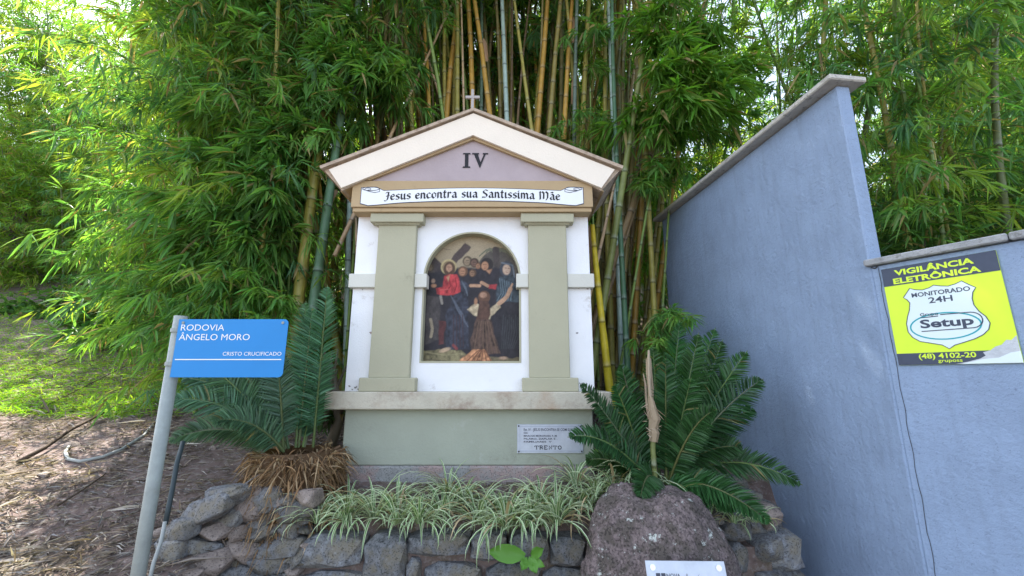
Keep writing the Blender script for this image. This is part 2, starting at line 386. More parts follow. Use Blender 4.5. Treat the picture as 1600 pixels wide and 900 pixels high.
def curls(m):
    pl = Plane((0, 2.8815, 0), (1, 0, 0), (0, 0, 1))
    for s in (-1, 1):
        c = CX + s * .745; z = 1.378 + bz(c)
        el = [(c + .062 * math.cos(a), z + .014 * math.sin(a)) for a in [2 * math.pi * i / 16 for i in range(16)]]
        put_line(m, pl, el, .005, .0006, True)
        put_line(m, pl, [(c - s * .064, z), (c - s * .066, z - .022), (c - s * .03, z - .030), (c + s * .02, z - .018), (c + s * .05, z - .004)], .005, .0008)
        put_line(m, pl, [(c + s * (.02 + .022 * math.cos(a)), z - .002 + .008 * math.sin(a)) for a in [i * .6 for i in range(9)]], .004, .001)
part('curl_line', M['greyink'], curls, ban)
part('lettering', M['ink'], lambda m: put_hand(m, Plane((0, 2.8810, 0), (1, 0, 0), (0, 0, 1)), 'Jesus encontra sua Santíssima Mãe', CX - .640, CX + .650, lambda x: 1.285 + bz(x), .043, .001), ban)

for i in range(16):                                    # flaked paint where the masonry shows
    x = CX + rnd.choice([-1, 1]) * rnd.uniform(.70, .86); z = rnd.choice([-.08, -.075, .3, .63]) + rnd.uniform(0, .03); k = rnd.uniform(.004, .011)
    part('paint_chip', M['footing'], lambda m: put_poly(m, Plane((0, 3.0, 0), (1, 0, 0), (0, 0, 1)), [(x + k * (1 + .5 * math.sin(i + j * 2)) * math.cos(j * .9), z + k * .8 * (1 + .4 * math.cos(i * 3 + j)) * math.sin(j * .9)) for j in range(7)], .0012))
# picture in the niche: a generic painted group of robed figures
def picture():
    W_, H_ = 150, 210; u, v = np.meshgrid(np.linspace(0, 1, W_), np.linspace(0, 1, H_)); asp = .96 / .69
    v = v * asp
    img = np.zeros((H_, W_, 3)); r2 = np.random.default_rng(3)
    def sm_noise(k):
        g = r2.random((k + 2, k + 2)); gx = u * k; gy = v / asp * k; ix = gx.astype(int); iy = gy.astype(int); fx = gx - ix; fy = gy - iy
        return (g[iy, ix] * (1 - fx) * (1 - fy) + g[iy, ix + 1] * fx * (1 - fy) + g[iy + 1, ix] * (1 - fx) * fy + g[iy + 1, ix + 1] * fx * fy)
    wob = (sm_noise(18) - .5) * .022; wob2 = (sm_noise(23) - .5) * .022
    def q(pts): return [((x - 105) / 585, (845 - y) / 795 * asp) for x, y in pts]
    def blend(d, col, soft, sh=0, nzk=.3):
        nonlocal img
        a = np.clip(.5 - d / soft, 0, 1)[..., None]
        shade = (1 + nzk * (sm_noise(30) - .5) + nzk * (sm_noise(60) - .5))[..., None]
        img = img * (1 - a) + np.array(col) * shade * a
    def seg(px, py, a, b):
        dx, dy = b[0] - a[0], b[1] - a[1]; t = np.clip(((px - a[0]) * dx + (py - a[1]) * dy) / (dx * dx + dy * dy + 1e-9), 0, 1)
        return np.hypot(px - a[0] - t * dx, py - a[1] - t * dy)
    def poly(pts, col, soft=.012, nzk=.5):
        pts = q(pts); X = u + wob; Y = v + wob2; ins = np.zeros(u.shape, bool); d = np.full(u.shape, 9.)
        for i in range(len(pts)):
            a, b = pts[i], pts[(i + 1) % len(pts)]; d = np.minimum(d, seg(X, Y, a, b))
            c = ((a[1] > Y) != (b[1] > Y)) & (X < (b[0] - a[0]) * (Y - a[1]) / ((b[1] - a[1]) or 1e-9) + a[0]); ins ^= c
        blend(np.where(ins, -d, d), col, soft, nzk=nzk)
    def ell(x, y, rx, ry, col, rot=0, soft=.012):
        (cx, cy), = q([(x, y)]); rx /= 585; ry /= 585; c, s = math.cos(rot), math.sin(rot)
        X = (u - cx) * c + (v - cy) * s; Y = -(u - cx) * s + (v - cy) * c
        blend((np.hypot(X / rx, Y / ry) - 1) * min(rx, ry), col, soft)
    def line(pts, wd, col, soft=.008):
        pts = q(pts); d = np.full(u.shape, 9.)
        for a, b in zip(pts, pts[1:]): d = np.minimum(d, seg(u + wob * .4, v + wob2 * .4, a, b))
        blend(d - wd / 585 / 2, col, soft)
    img[:] = (.36, .29, .19); img *= (.75 + .35 * (v / asp))[..., None] * (.9 + .2 * sm_noise(9))[..., None]
    skin = (.40, .21, .12); dk = (.025, .022, .028); nvy = (.045, .05, .065)
    ell(560, 330, 150, 190, (.10, .085, .07)); ell(150, 330, 60, 110, (.09, .07, .06))
    for k in range(9):
        a = -.3 + k * .42; line([(540, 150), (540 + 70 * math.cos(a), 150 - 25 * math.sin(a) + 12), (540 + 105 * math.cos(a), 150 - 30 * math.sin(a) + 45)], 8, (.15, .15, .10))
    line([(535, 150), (545, 260), (560, 380)], 40, (.07, .055, .05))
    poly([(345, 103), (382, 130), (240, 315), (203, 288)], (.085, .06, .055), nzk=.2); line([(120, 205), (215, 300)], 62, (.06, .045, .045))
    line([(165, 190), (210, 145), (250, 150)], 4, (.2, .15, .1))
    # dark mass of robes
    poly([(108, 300), (180, 290), (330, 260), (560, 270), (690, 330), (690, 845), (105, 845), (105, 300)], dk, .03)
    poly([(105, 770), (240, 765), (330, 770), (370, 800), (330, 845), (105, 845)], (.20, .17, .09), nzk=.9)
    poly([(330, 800), (690, 815), (690, 845), (330, 845)], (.15, .12, .07))
    poly([(120, 440), (200, 450), (215, 700), (120, 740)], (.065, .055, .055)); poly([(200, 590), (240, 600), (235, 730), (205, 740)], (.10, .03, .03))
    line([(150, 585), (162, 640), (155, 690)], 18, (.32, .26, .18)); line([(205, 445), (215, 490)], 16, (.25, .22, .19))
    # bystanders
    for x, y, a, c in ((135, 265, 20, (.20, .15, .10)), (362, 225, 26, (.30, .22, .14)), (405, 235, 24, (.17, .10, .07)), (335, 290, 26, skin), (395, 300, 20, (.26, .15, .09)), (430, 255, 16, skin)):
        ell(x, y, a * 1.15, a * 1.3, tuple(k * .35 for k in c)); ell(x - 3, y + 2, a * .72, a * .95, c)
        line([(x - a * .4, y - 3), (x + a * .3, y - 3)], 4, tuple(k * .3 for k in c)); line([(x - a * .3, y + a * .45), (x + a * .2, y + a * .45)], 3, (.1, .05, .04))
    # haloed man in a red tunic
    ell(247, 262, 48, 50, (.50, .40, .20)); ell(247, 264, 40, 42, (.30, .22, .12)); ell(252, 275, 36, 48, (.09, .05, .03))
    ell(250, 270, 19, 27, (.42, .24, .15)); line([(240, 262), (262, 262)], 4, (.08, .04, .03)); line([(250, 265), (248, 278)], 3, (.22, .12, .08)); line([(236, 290), (250, 306), (266, 290)], 8, (.10, .05, .03))
    poly([(225, 318), (300, 305), (330, 360), (322, 430), (240, 440), (180, 430), (168, 395), (215, 385)], (.42, .045, .05), nzk=.8)
    line([(250, 330), (262, 380), (240, 420)], 7, (.20, .015, .02)); line([(290, 330), (300, 380), (285, 420)], 7, (.22, .015, .02)); line([(200, 405), (260, 400)], 6, (.55, .10, .09))
    ell(160, 380, 16, 12, skin); ell(155, 350, 12, 14, (.30, .2, .14)); poly([(238, 325), (258, 315), (248, 352)], skin)
    poly([(315, 325), (375, 380), (372, 600), (385, 760), (250, 770), (240, 560), (290, 430), (325, 420)], (.035, .038, .055), nzk=1)
    for k in range(9): line([(268 + k * 9, 440 + k * 14), (300 + k * 7, 520 + k * 10), (350 + k * 3, 600 + k * 4)], 4, (.10, .115, .15))
    for k in range(4): line([(330 + 8 * k, 350 + k * 12), (350 + 6 * k, 400 + 14 * k)], 5, (.12, .14, .17))
    for k in range(4): line([(285 + k * 18, 560), (290 + k * 20, 750)], 5, (.055, .03, .035))
    line([(290, 740), (310, 760)], 16, (.20, .05, .05)); ell(240, 768, 34, 12, (.48, .34, .22), .3)
    # two mourning women
    ell(482, 245, 40, 42, (.03, .022, .02)); ell(470, 255, 22, 28, skin); poly([(440, 300), (530, 285), (580, 340), (560, 400), (380, 400), (400, 340)], (.028, .024, .03))
    line([(460, 248), (480, 246)], 4, (.08, .04, .03)); line([(468, 272), (478, 271)], 3, (.2, .06, .05)); poly([(480, 285), (515, 275), (500, 305)], skin)
    line([(385, 378), (440, 380)], 20, (.45, .26, .16)); line([(450, 360), (490, 380)], 20, (.45, .26, .16)); poly([(495, 370), (545, 372), (540, 400), (500, 398)], (.34, .04, .045))
    ell(605, 275, 44, 52, (.05, .055, .07)); ell(603, 278, 24, 34, (.48, .34, .25)); line([(575, 235), (640, 250), (650, 330)], 10, (.13, .15, .18))
    line([(594, 268), (602, 270)], 4, (.1, .05, .04)); line([(612, 270), (620, 272)], 4, (.1, .05, .04)); line([(600, 295), (610, 296)], 3, (.25, .08, .07))
    poly([(560, 320), (640, 320), (690, 400), (690, 480), (540, 480), (545, 360)], (.045, .06, .075), nzk=1)
    for k in range(6): line([(560 + k * 15, 335 + k * 5), (570 + k * 13, 430), (548 + k * 16, 470)], 5, (.13, .18, .21))
    for k in range(8): line([(585 + k * 12, 560 + (k % 3) * 14), (580 + k * 14, 620 + k * 9), (575 + k * 10, 760)], 4, (.05, .055, .06))
    # kneeling woman with a raised arm
    poly([(365, 530), (420, 490), (440, 500), (480, 540), (560, 470), (570, 520), (510, 570), (500, 600), (400, 560)], (.46, .37, .24), nzk=.7)
    line([(560, 490), (605, 450), (628, 400)], 26, (.46, .28, .18)); line([(622, 408), (640, 370)], 12, (.46, .28, .18))
    ell(468, 450, 36, 40, (.13, .065, .04)); ell(462, 438, 22, 18, (.35, .2, .13)); poly([(440, 470), (495, 470), (505, 560), (480, 660), (420, 600)], (.10, .05, .035))
    ell(418, 478, 10, 22, skin); poly([(420, 590), (510, 590), (540, 700), (570, 790), (400, 800), (390, 700)], (.085, .05, .038), nzk=1)
    for k in range(6): line([(440 + k * 12, 600), (425 + k * 20, 690), (410 + k * 28, 785)], 6, (.15, .09, .06))
    poly([(400, 770), (470, 762), (520, 830), (500, 845), (310, 845), (350, 810)], (.42, .20, .10), nzk=1.3)
    for k in range(6): line([(440 + k * 8, 770), (360 + k * 32, 842)], 6, (.17, .07, .04))
    ell(585, 815, 24, 9, (.40, .26, .17)); line([(105, 775), (240, 800), (330, 790)], 5, (.30, .26, .14)); line([(120, 820), (250, 835)], 6, (.12, .10, .06))
    img *= (.86 + .28 * r2.random((H_, W_)))[..., None]
    x = CX - .357 + .714 * u; z = nb - .0 + .972 * v / asp
    verts = np.stack([x, np.full(x.shape, 3.0705), z], -1).reshape(-1, 3)
    idx = np.arange(W_ * H_).reshape(H_, W_)
    fc = np.stack([idx[:-1, :-1], idx[:-1, 1:], idx[1:, 1:], idx[1:, :-1]], -1).reshape(-1, 4)
    obj('picture', verts, fc, M['paint'], sh, cols=np.clip(img, 0, 1).reshape(-1, 3) * .88)
picture()
# dedication plate
dp = part('plaque', M['plate'], lambda m: (m.box(.034, .470, 2.943, 2.9495, -.480, -.298, .0015)))
part('plaque_border', M['faint'], lambda m: [put_line(m, Plane((0, 2.943, 0), (1, 0, 0), (0, 0, 1)), [(.052, -.466), (.452, -.466), (.452, -.312), (.052, -.312)], .0035, .0012, True)], dp)
for x in (.045, .459):
    for z in (-.469, -.309): part('screw', M['dark'], lambda m: m.tube([(x, 2.944, z), (x, 2.9385, z)], .0055), dp)
def dletters(m):
    pl = Plane((0, 2.943, 0), (1, 0, 0), (0, 0, 1))
    part('lettering', M['greyink'], lambda m: put_text(m, pl, 'Est. IV - JESUS ENCONTRA-SE COM SUA MÃE', .078, .445, -.340, .017, .0012, .01), dp)
    for i, (t, x1) in enumerate((('DOADO', .105), ('MARCOS MORONARI, F. M.', .30), ('PILARO, ZAPLAR E .', .30), ('FAMILIARES  V', .262))):
        part('lettering', M['greyink'], lambda m: put_text(m, pl, t, .078, x1, -.358 - i * .0185, .0105, .0012, .02), dp)
    # slab-serif TRENTO
    x = .15; h = .021; z = -.455; st = .0055
    for ch in 'TRENTO':
        w_ = .024; L_ = []
        if ch == 'T': L_ = [[(0, h), (w_, h)], [(w_ / 2, h), (w_ / 2, 0)], [(w_ * .3, 0), (w_ * .7, 0)], [(0, h), (0, h * .7)], [(w_, h), (w_, h * .7)]]
        if ch == 'R': L_ = [[(w_ * .2, 0), (w_ * .2, h)], [(0, h), (w_ * .7, h), (w_ * .85, h * .75), (w_ * .7, h * .5), (w_ * .2, h * .5)], [(w_ * .5, h * .5), (w_, 0)], [(0, 0), (w_ * .45, 0)]]
        if ch == 'E': L_ = [[(w_ * .2, 0), (w_ * .2, h)], [(0, h), (w_ * .9, h), (w_ * .9, h * .75)], [(w_ * .2, h * .5), (w_ * .7, h * .5)], [(0, 0), (w_ * .9, 0), (w_ * .9, h * .25)]]
        if ch == 'N': L_ = [[(w_ * .15, 0), (w_ * .15, h), (w_ * .85, 0), (w_ * .85, h)], [(0, 0), (w_ * .35, 0)], [(w_ * .65, h), (w_, h)]]
        if ch == 'O': L_ = [[(w_ / 2 + w_ * .42 * math.cos(a), h / 2 + h * .5 * math.sin(a)) for a in [2 * math.pi * i / 14 for i in range(15)]]]
        lm = MB()
        for l in L_:
            hz = len(l) == 2 and l[0][1] == l[1][1]
            put_line(lm, pl, [(x + a, z + b) for a, b in l], .0032 if hz else st, .0013)
        lm.build('letter', M['greyink'], dp)
        x += w_ + .0065
dletters(None)

# ------------------------------------------------------------------ garden walls
def wallmat(pl, *a): pass
WA = Vector((1.84, 2.10, 0)); dA = Vector((1.58 - 1.84, 4.2 - 2.10, 0)).normalized(); nA = Vector((dA.y, -dA.x, 0))   # nA points right
ta = thing('garden_wall', 'tall blue-grey rendered wall running back beside the shrine under a flat concrete coping', 'wall', WA + Vector((0, 0, -1.5)))
MA = Matrix.Translation(WA) @ Matrix(((nA.x, dA.x, 0, 0), (nA.y, dA.y, 0, 0), (0, 0, 1, 0), (0, 0, 0, 1)))
LA = 2.12
part('render', M['wall'], lambda m: m.box(0, .082, 0, LA, -1.6, 1.625, .007, MA), ta)
part('coping', M['coping'], lambda m: m.box(-.080, .150, -.045, LA + .05, 1.628, 1.663, .007, MA), ta)
dB = Vector((.516, -.856, 0)).normalized(); nB = Vector((-dB.y, dB.x, 0))   # nB points right/behind
tb = thing('garden_wall', 'lower blue-grey rendered wall carrying the yellow security sign', 'wall', WA + dB * .02 + Vector((0, 0, -1.5)))
MBm = Matrix.Translation(WA) @ Matrix(((dB.x, nB.x, 0, 0), (dB.y, nB.y, 0, 0), (0, 0, 1, 0), (0, 0, 0, 1)))
part('render', M['wall'], lambda m: m.box(.003, 3.4, .002, .11, -1.6, .560, .004, MBm), tb)
x = -.018
for i, L_ in enumerate((.50, .55, .55, .55, .55, .6)):
    part('coping_slab', M['coping2'], lambda m: m.box(x, x + L_ - .004, -.026, .135, .5625, .597, .006, MBm), tb); x += L_
plB = Plane(WA - nB * 0.0, dB, (0, 0, 1))
def crackline(m):
    pts = [(.030 + .0018 * math.sin(i * .9) + .003 * rnd.random(), .556 - i * .03) for i in range(70)]
    put_line(m, plB, pts, .0022, .0008)
    put_line(m, plB, [(.004, .556), (.02, .548), (.030, .556)], .006, .0012)
part('crack', M['dark'], crackline, tb)

# yellow security sign (flat board screwed to the low wall)
sg = thing('security_sign', 'lime yellow and navy security notice with a torn lower corner, on the low blue-grey wall', 'sign', WA + dB * .23 + Vector((0, 0, .06)))
SW, SH_ = .392, .474
plS = Plane(WA + dB * .043 + Vector((0, 0, .062)) - nB * .006, dB, (0, 0, 1))
MS = Matrix.Translation(plS.o) @ Matrix(((dB.x, nB.x, 0, 0), (dB.y, nB.y, 0, 0), (0, 0, 1, 0), (0, 0, 0, 1)))
part('board', M['yellow'], lambda m: m.box(0, SW, 0, .005, 0, SH_, .001, MS), sg)
def U(pts): return [(a * SW, b * SH_) for a, b in pts]
part('header_band', M['navyp'], lambda m: put_poly(m, plS, U([(.001, .81), (.999, .81), (.999, .999), (.001, .999)]), .0008), sg)
part('footer_band', M['navyp'], lambda m: put_poly(m, plS, U([(.001, .001), (.80, .001), (.80, .115), (.001, .115)]), .0008), sg)
def y2u(x, y):
    xl = 135 + (y - 180) * .17; xr = 795 + (y - 85) * .197; u = (x - xl) / (xr - xl); yt = 180 - 95 * u; yb = 725 - 25 * u
    return u, 1 - (y - yt) / (yb - yt)
shp = [y2u(*p) for p in [(318, 292), (350, 300), (395, 302), (435, 290), (462, 275), (500, 280), (545, 282), (585, 270), (618, 254), (655, 275), (692, 293),
       (676, 320), (672, 355), (680, 390), (705, 425), (740, 455), (760, 490), (752, 525), (725, 552), (680, 575), (620, 595), (570, 610), (540, 630),
       (500, 610), (430, 600), (370, 592), (325, 570), (298, 540), (290, 495), (298, 455), (312, 415), (316, 375), (300, 358), (277, 345)]]
part('shield', M['pale'], lambda m: put_poly(m, plS, U(shp), .0012), sg)
part('shield_outline', M['navyp'], lambda m: put_line(m, plS, U(shp), .0032, .0018, True), sg)
ec = y2u(515, 505); 
def ellp(rx, ry, n=40, a0=0, a1=2 * math.pi): return [((ec[0] + rx * math.cos(a0 + (a1 - a0) * i / n)) * SW, (ec[1] + ry * math.sin(a0 + (a1 - a0) * i / n)) * SH_) for i in range(n)]
part('oval', M['teal'], lambda m: put_line(m, plS, ellp(.295, .125), .006, .0016, True), sg)
for mt, t, x0, x1, b_, c_, w_, of in (
    ('yellow', 'VIGILÂNCIA', .125, .82, .912, .054, .0016, .035), ('yellow', 'ELETRÔNICA', .10, .86, .826, .054, .0016, .035),
    ('yellow', '(48) 4102-20', .20, .675, .060, .046, .0016, .02), ('yellow', 'gruposs', .36, .56, .022, .030, .0016, .01),
    ('navyp', 'MONITORADO', .245, .745, .665, .042, .0016, .025), ('navyp', '24H', .385, .59, .590, .055, .0016, .02),
    ('navyp', 'Grupo', .285, .445, .470, .030, .0022, .02), ('navyp', 'Setup', .27, .715, .355, .078, .0022, .03)):
    part('lettering', M[mt], lambda m: put_text(m, plS, t, x0 * SW, x1 * SW, b_ * SH_, c_ * SH_, w_, of), sg)
part('logo_line', M['navyp'], lambda m: put_line(m, plS, [(.285 * SW, .455 * SH_), (.44 * SW, .458 * SH_)], .004, .002), sg)
part('logo_line', M['navyp'], lambda m: put_line(m, plS, [(.46 * SW, .470 * SH_)] + [((.70 + .085 * math.cos(a)) * SW, (.395 + .072 * math.sin(a)) * SH_) for a in [1.5 - .3 * i for i in range(11)]] + [(.27 * SW, .322 * SH_)], .004, .0025), sg)
part('torn_patch', M['torn'], lambda m: put_poly(m, plS, U([(.50, .003), (.60, .02), (.70, .045), (.745, .07), (.73, .10), (.79, .115), (.83, .145), (.88, .16), (.92, .20), (.955, .195), (.998, .235), (.998, .003)]), .0030), sg)
part('torn_corner', M['pale'], lambda m: put_poly(m, plS, U([(.55, .001), (.72, .04), (.84, .05), (.93, .09), (.999, .10), (.999, .001)]), .0040), sg)

# ------------------------------------------------------------------ street sign on its pole
pb = Vector((-1.422, 1.80, hgt(-1.42, 1.8)))
st = thing('street_sign', 'blue street name plate on a leaning grey galvanised pole at the left', 'sign', pb)
part('pole', M['metal'], lambda m: m.tube([pb + Vector((0, 0, -.2)), (-1.422, 1.8, .262)],   .0245, 20), st, smooth=True)
plT = Plane((-1.405, 1.772, .005), (1, 0, 0), (0, 0, 1))
TW, TH = .462, .240
def rr(w_, h, r=.018, sq=False):
    out = [(0, 0)]
    for cx, cy, a0 in ((w_ - r, r, -90), (w_ - r, h - r, 0)):
        out += [(cx + r * math.cos(R(a0 + 15 * i)), cy + r * math.sin(R(a0 + 15 * i))) for i in range(7)]
    return out + [(0, h)]
def plate(m):
    m.prism([(a - 1.405, b + .005) for a, b in rr(TW, TH)], 1.772, 1.7745)
pt = part('plate', M['blue'], plate, st)
part('line', M['whitep'], lambda m: put_poly(m, plT, [(.010, .070), (TW - .012, .070), (TW - .012, .074), (.010, .074)], .001), pt)
for a_ in (('RODOVIA', .014, .196, .192, .026), ('ÂNGELO MORO', .012, .308, .152, .026), ('CRISTO CRUCIFICADO', .205, .448, .088, .0155)):
    part('lettering', M['whitep'], lambda m: put_text(m, plT, *a_, .001, 0.), pt)
for u_ in (.02, .44): part('bolt', M['metal'], lambda m: m.tube([plT.at(u_, .225, 0), plT.at(u_, .225, .003)], .006, 8), pt)
for z in (.06, .2): part('clamp', M['metal'], lambda m: m.tube([(-1.422, 1.8, z - .008), (-1.422, 1.8, z + .008)], .0285, 16), st)

# ------------------------------------------------------------------ stones
def stone_mesh(sx, sy, sz, seed, box=.55, sub=2, rough=.10):
    bm = bmesh.new(); bmesh.ops.create_icosphere(bm, subdivisions=sub, radius=1)
    o = Vector((seed * 3.7, seed * 1.3, seed * 7.1)); v = []
    for q in bm.verts:
        d = q.co.normalized(); e = 2 + box * 9
        k = (abs(d.x) ** e + abs(d.y) ** e + abs(d.z) ** e) ** (-1 / e)
        k = 1 + (k - 1) * .92
        n_ = noise.noise(d * 1.6 + o) * rough * 1.6 + noise.noise(d * 4 + o) * rough * .5
        v.append(Vector((d.x * k * sx, d.y * k * sy, d.z * k * sz)) * (1 + n_))
    f = [[a.index for a in p.verts] for p in bm.faces]; bm.free(); return v, f
def hull_mesh(sx, sy, sz, seed):
    q_ = random.Random(seed * 77 + 5); bm = bmesh.new()
    for i in range(22):
        d = Vector((q_.gauss(0, 1), q_.gauss(0, 1), q_.gauss(0, 1))).normalized(); k = (abs(d.x) ** 5 + abs(d.y) ** 5 + abs(d.z) ** 5) ** (-1 / 5) * q_.uniform(.88, 1.06)
        bm.verts.new((d.x * k * sx, d.y * k * sy, d.z * k * sz))
    o_ = bmesh.ops.convex_hull(bm, input=bm.verts[:]); bmesh.ops.delete(bm, geom=list({*o_['geom_unused'], *o_['geom_interior']}), context='VERTS')
    bmesh.ops.bevel(bm, geom=bm.edges[:], offset=min(sx, sz) * .08, segments=1, affect='EDGES')
    bm.verts.index_update(); v = [a.co.copy() for a in bm.verts]; f = [[a.index for a in p.verts] for p in bm.faces]; bm.free(); return v, f
def stone(parent, c, sx, sy, sz, rot, m_, seed, box=.55, name='stone', sub=2, rough=.10):
    v, f = hull_mesh(sx, sy, sz, seed) if box < .5 else stone_mesh(sx, sy, sz, seed, box, sub, rough); Rm = Matrix.Rotation(rot, 3, 'Y') @ Matrix.Rotation(rnd.uniform(-.12, .12), 3, 'Z')
    return obj(name, [Rm @ q + Vector(c) for q in v], f, m_, parent, origin=c)
rw = thing('retaining_wall', 'low dry-stone retaining wall of dark grey blocks in front of the shrine bed', 'wall', (0, 2.5, -1.5))
# (pixel box in the photograph of each stone -> metres in the wall face)
def wallstone(x0, y0, x1, y1, Y, m_, rot=0, box=.6, i=0, thick=.09, rough=.1):
    a = P(x0, y0, Y); b = P(x1, y1, Y); c = (a + b) / 2
    stone(rw, (c.x, Y + thick * .8, c.z), abs(b.x - a.x) / 2, thick, abs(a.z - b.z) / 2, rot, m_, i + 1, box, rough=rough)
blocks = [(468, 838, 563, 893), (567, 838, 632, 925), (636, 836, 733, 872), (736, 836, 792, 880), (795, 838, 858, 885), (860, 842, 918, 890),
          (470, 896, 563, 945), (636, 875, 655, 925), (660, 882, 752, 935), (756, 884, 845, 935), (848, 890, 925, 940)]
for i, b in enumerate(blocks): wallstone(*b, 2.45, M['stone'], i=i, box=1.3, rough=.07)
rub = [(1, 'stone', 320, 765, 378, 792, .1), (2, 'stone', 270, 785, 345, 818, .35), (3, 'stone2', 358, 764, 402, 820, .1), (4, 'stone', 400, 768, 428, 800, 0), (5, 'stone', 388, 782, 430, 826, .6),
       (6, 'stone', 418, 790, 478, 828, .3), (7, 'stone2', 455, 768, 486, 796, 0), (8, 'stone', 248, 818, 292, 848, .25), (9, 'stone', 320, 802, 366, 828, .2),
       (10, 'stone', 428, 822, 456, 846, .2), (11, 'stone', 240, 846, 278, 888, .2), (12, 'stone', 280, 842, 326, 870, 0), (13, 'stone2', 282, 868, 345, 898, 0),
       (14, 'stone2', 348, 846, 388, 884, .1), (15, 'stone', 384, 856, 400, 876, 0), (16, 'stone', 402, 846, 468, 872, .1), (17, 'stone', 386, 872, 448, 896, .08),
       (18, 'stone2', 250, 890, 310, 925, 0), (19, 'stone', 315, 898, 380, 935, 0), (20, 'stone2', 352, 826, 380, 846, .2), (21, 'stone', 380, 828, 424, 850, .4), (22, 'stone', 385, 900, 465, 940, 0),
       (23, 'stone2', 305, 825, 350, 846, .1), (24, 'stone', 448, 846, 470, 890, 0)]
for i, m_, x0, y0, x1, y1, r_ in rub:
    Y = 2.43 - .0012 * max(0, 360 - x0); wallstone(x0 - 6, y0 - 5, x1 + 6, y1 + 5, Y, M[m_], -r_, .35, i + 20, .085, .16)
for i in range(46):
    x = rnd.uniform(236, 480); y = rnd.uniform(max(775, 838 - (x - 236) * .55), 925); w_ = rnd.uniform(8, 17); h_ = w_ * rnd.uniform(.5, .9)
    wallstone(x - w_, y - h_, x + w_, y + h_, 2.445 - .0012 * max(0, 360 - x), M[rnd.choice(['stone', 'stone', 'stone2'])], rnd.uniform(-.5, .5), .35, 120 + i, .06, .16)
# right of the boulder
for i, b in enumerate([(1128, 805, 1188, 850), (1186, 792, 1232, 838), (1132, 852, 1180, 905), (1182, 842, 1240, 890), (1130, 908, 1180, 950), (1180, 893, 1245, 950), (1085, 790, 1140, 830)]):
    wallstone(*b, 2.45, M[['stone', 'stone2'][i % 3 == 1]], i=i + 50, box=.45, rough=.12, thick=.10)
for i, (x, y, z, a_, b_) in enumerate(((1.47, 2.60, -.92, .10, .10), (1.48, 2.60, -1.10, .10, .10), (1.47, 2.74, -.80, .08, .09), (1.48, 2.60, -1.3, .1, .12), (1.50, 2.78, -1.0, .12, .12), (1.50, 3.0, -.9, .12, .14), (1.40, 2.66, -.80, .08, .07), (1.42, 2.84, -.74, .09, .07), (1.44, 3.0, -.70, .08, .08), (1.42, 2.68, -.95, .09, .09), (1.43, 2.86, -.93, .09, .10), (1.43, 2.72, -1.14, .10, .10), (1.43, 2.92, -1.14, .10, .10), (1.43, 2.72, -1.36, .10, .11), (1.43, 2.94, -1.36, .10, .11))):
    stone(rw, (x, y, z), .10, a_ + .02, b_, 0, M['stone'], 80 + i, .6, rough=.08)
# lower courses down to the kerb, below the frame
z = -1.14; row = 0
while z > -1.5:
    x = -1.25 + .1 * (row % 2)
    while x < 1.35:
        w_ = rnd.uniform(.2, .34); stone(rw, (x + w_ / 2, 2.53, z - .07), w_ / 2 - .004, .09, .075, 0, M['stone'], int(x * 90 + row * 31), .8, rough=.05); x += w_
    z -= .155; row += 1
def core(m):
    m.box(-1.20, 1.38, 2.500, 2.66, -1.55, -.88, 0)
part('earth_core', M['soil'], core, rw)

# boulder with its plate
bd = thing('boulder', 'large purple-brown lichen-spotted boulder with a small silver plate, in front of the stone wall', 'boulder', (.74, 2.2, -1.5))
bm = bmesh.new(); bmesh.ops.create_icosphere(bm, subdivisions=6, radius=1); v = []
for q in bm.verts:
    d = q.co.normalized(); e = 2.4; k = (abs(d.x) ** e + abs(d.y) ** e + abs(d.z) ** e) ** (-1 / e)
    n_ = .12 * noise.noise(d * 1.3 + Vector((5, 1, 2))) + .07 * noise.noise(d * 3.4) + .035 * noise.noise(d * 8) + .016 * noise.noise(d * 20) + .009 * noise.noise(d * 45)
    p = d * k * (1 + n_); lean = .10 * p.z
    v.append(Vector((.71 + p.x * .385, 2.27 + p.y * .25 + lean * .8, -1.09 + p.z * .54)))
obj('rock', v, [[a.index for a in p.verts] for p in bm.faces], M['boulder'], bd, smooth=True); bm.free()
up_ = Vector((0, .30, 1)).normalized()
plp = Plane((.565, 1.925, -.995), (1, .0, -.01), up_)
Mp = Matrix.Translation(plp.o) @ Matrix(((plp.u.x, -plp.w.x, plp.v.x, 0), (plp.u.y, -plp.w.y, plp.v.y, 0), (plp.u.z, -plp.w.z, plp.v.z, 0), (0, 0, 0, 1)))
pq = part('plaque', M['plate'], lambda m: m.box(0, .335, 0, .004, 0, .25, .001, Mp), bd)
for x in (.028, .307): part('screw', M['screw'], lambda m: m.tube([plp.at(x, .226, 0), plp.at(x, .226, .004)], .012, 14), pq)
for a_ in (('NOVA', .082, .140, .188, .017), ('VENEZA', .082, .160, .168, .013), ('PREFEITURA MUNICIPAL DE NOVA VENEZA', .045, .295, .118, .015), ('CAMINHO DO CRISTO', .06, .28, .088, .013)):
    part('lettering', M['greyink'], lambda m: put_text(m, plp, *a_, .0012, .01), pq)
part('logo', M['greyink'], lambda m: put_line(m, plp, [(.156, .166), (.168, .205), (.178, .166)], .004, .0016), pq)
for a, b in ((.038, .190), (.060, .190), (.038, .168), (.060, .168)):
    part('logo', M['greyink'], lambda m: put_poly(m, plp, [(a, b - .002), (a + .018, b - .002), (a + .018, b + .016), (a, b + .016)], .0012), pq)
part('logo', M['greyink'], lambda m: put_poly(m, plp, [(.202, .190), (.212, .196), (.222, .206), (.214, .196), (.228, .192)], .0012), pq)
for i in range(3): part('logo', M['greyink'], lambda m: put_line(m, plp, [(.200, .182 - i * .008), (.236, .182 - i * .008)], .0055, .0012), pq)
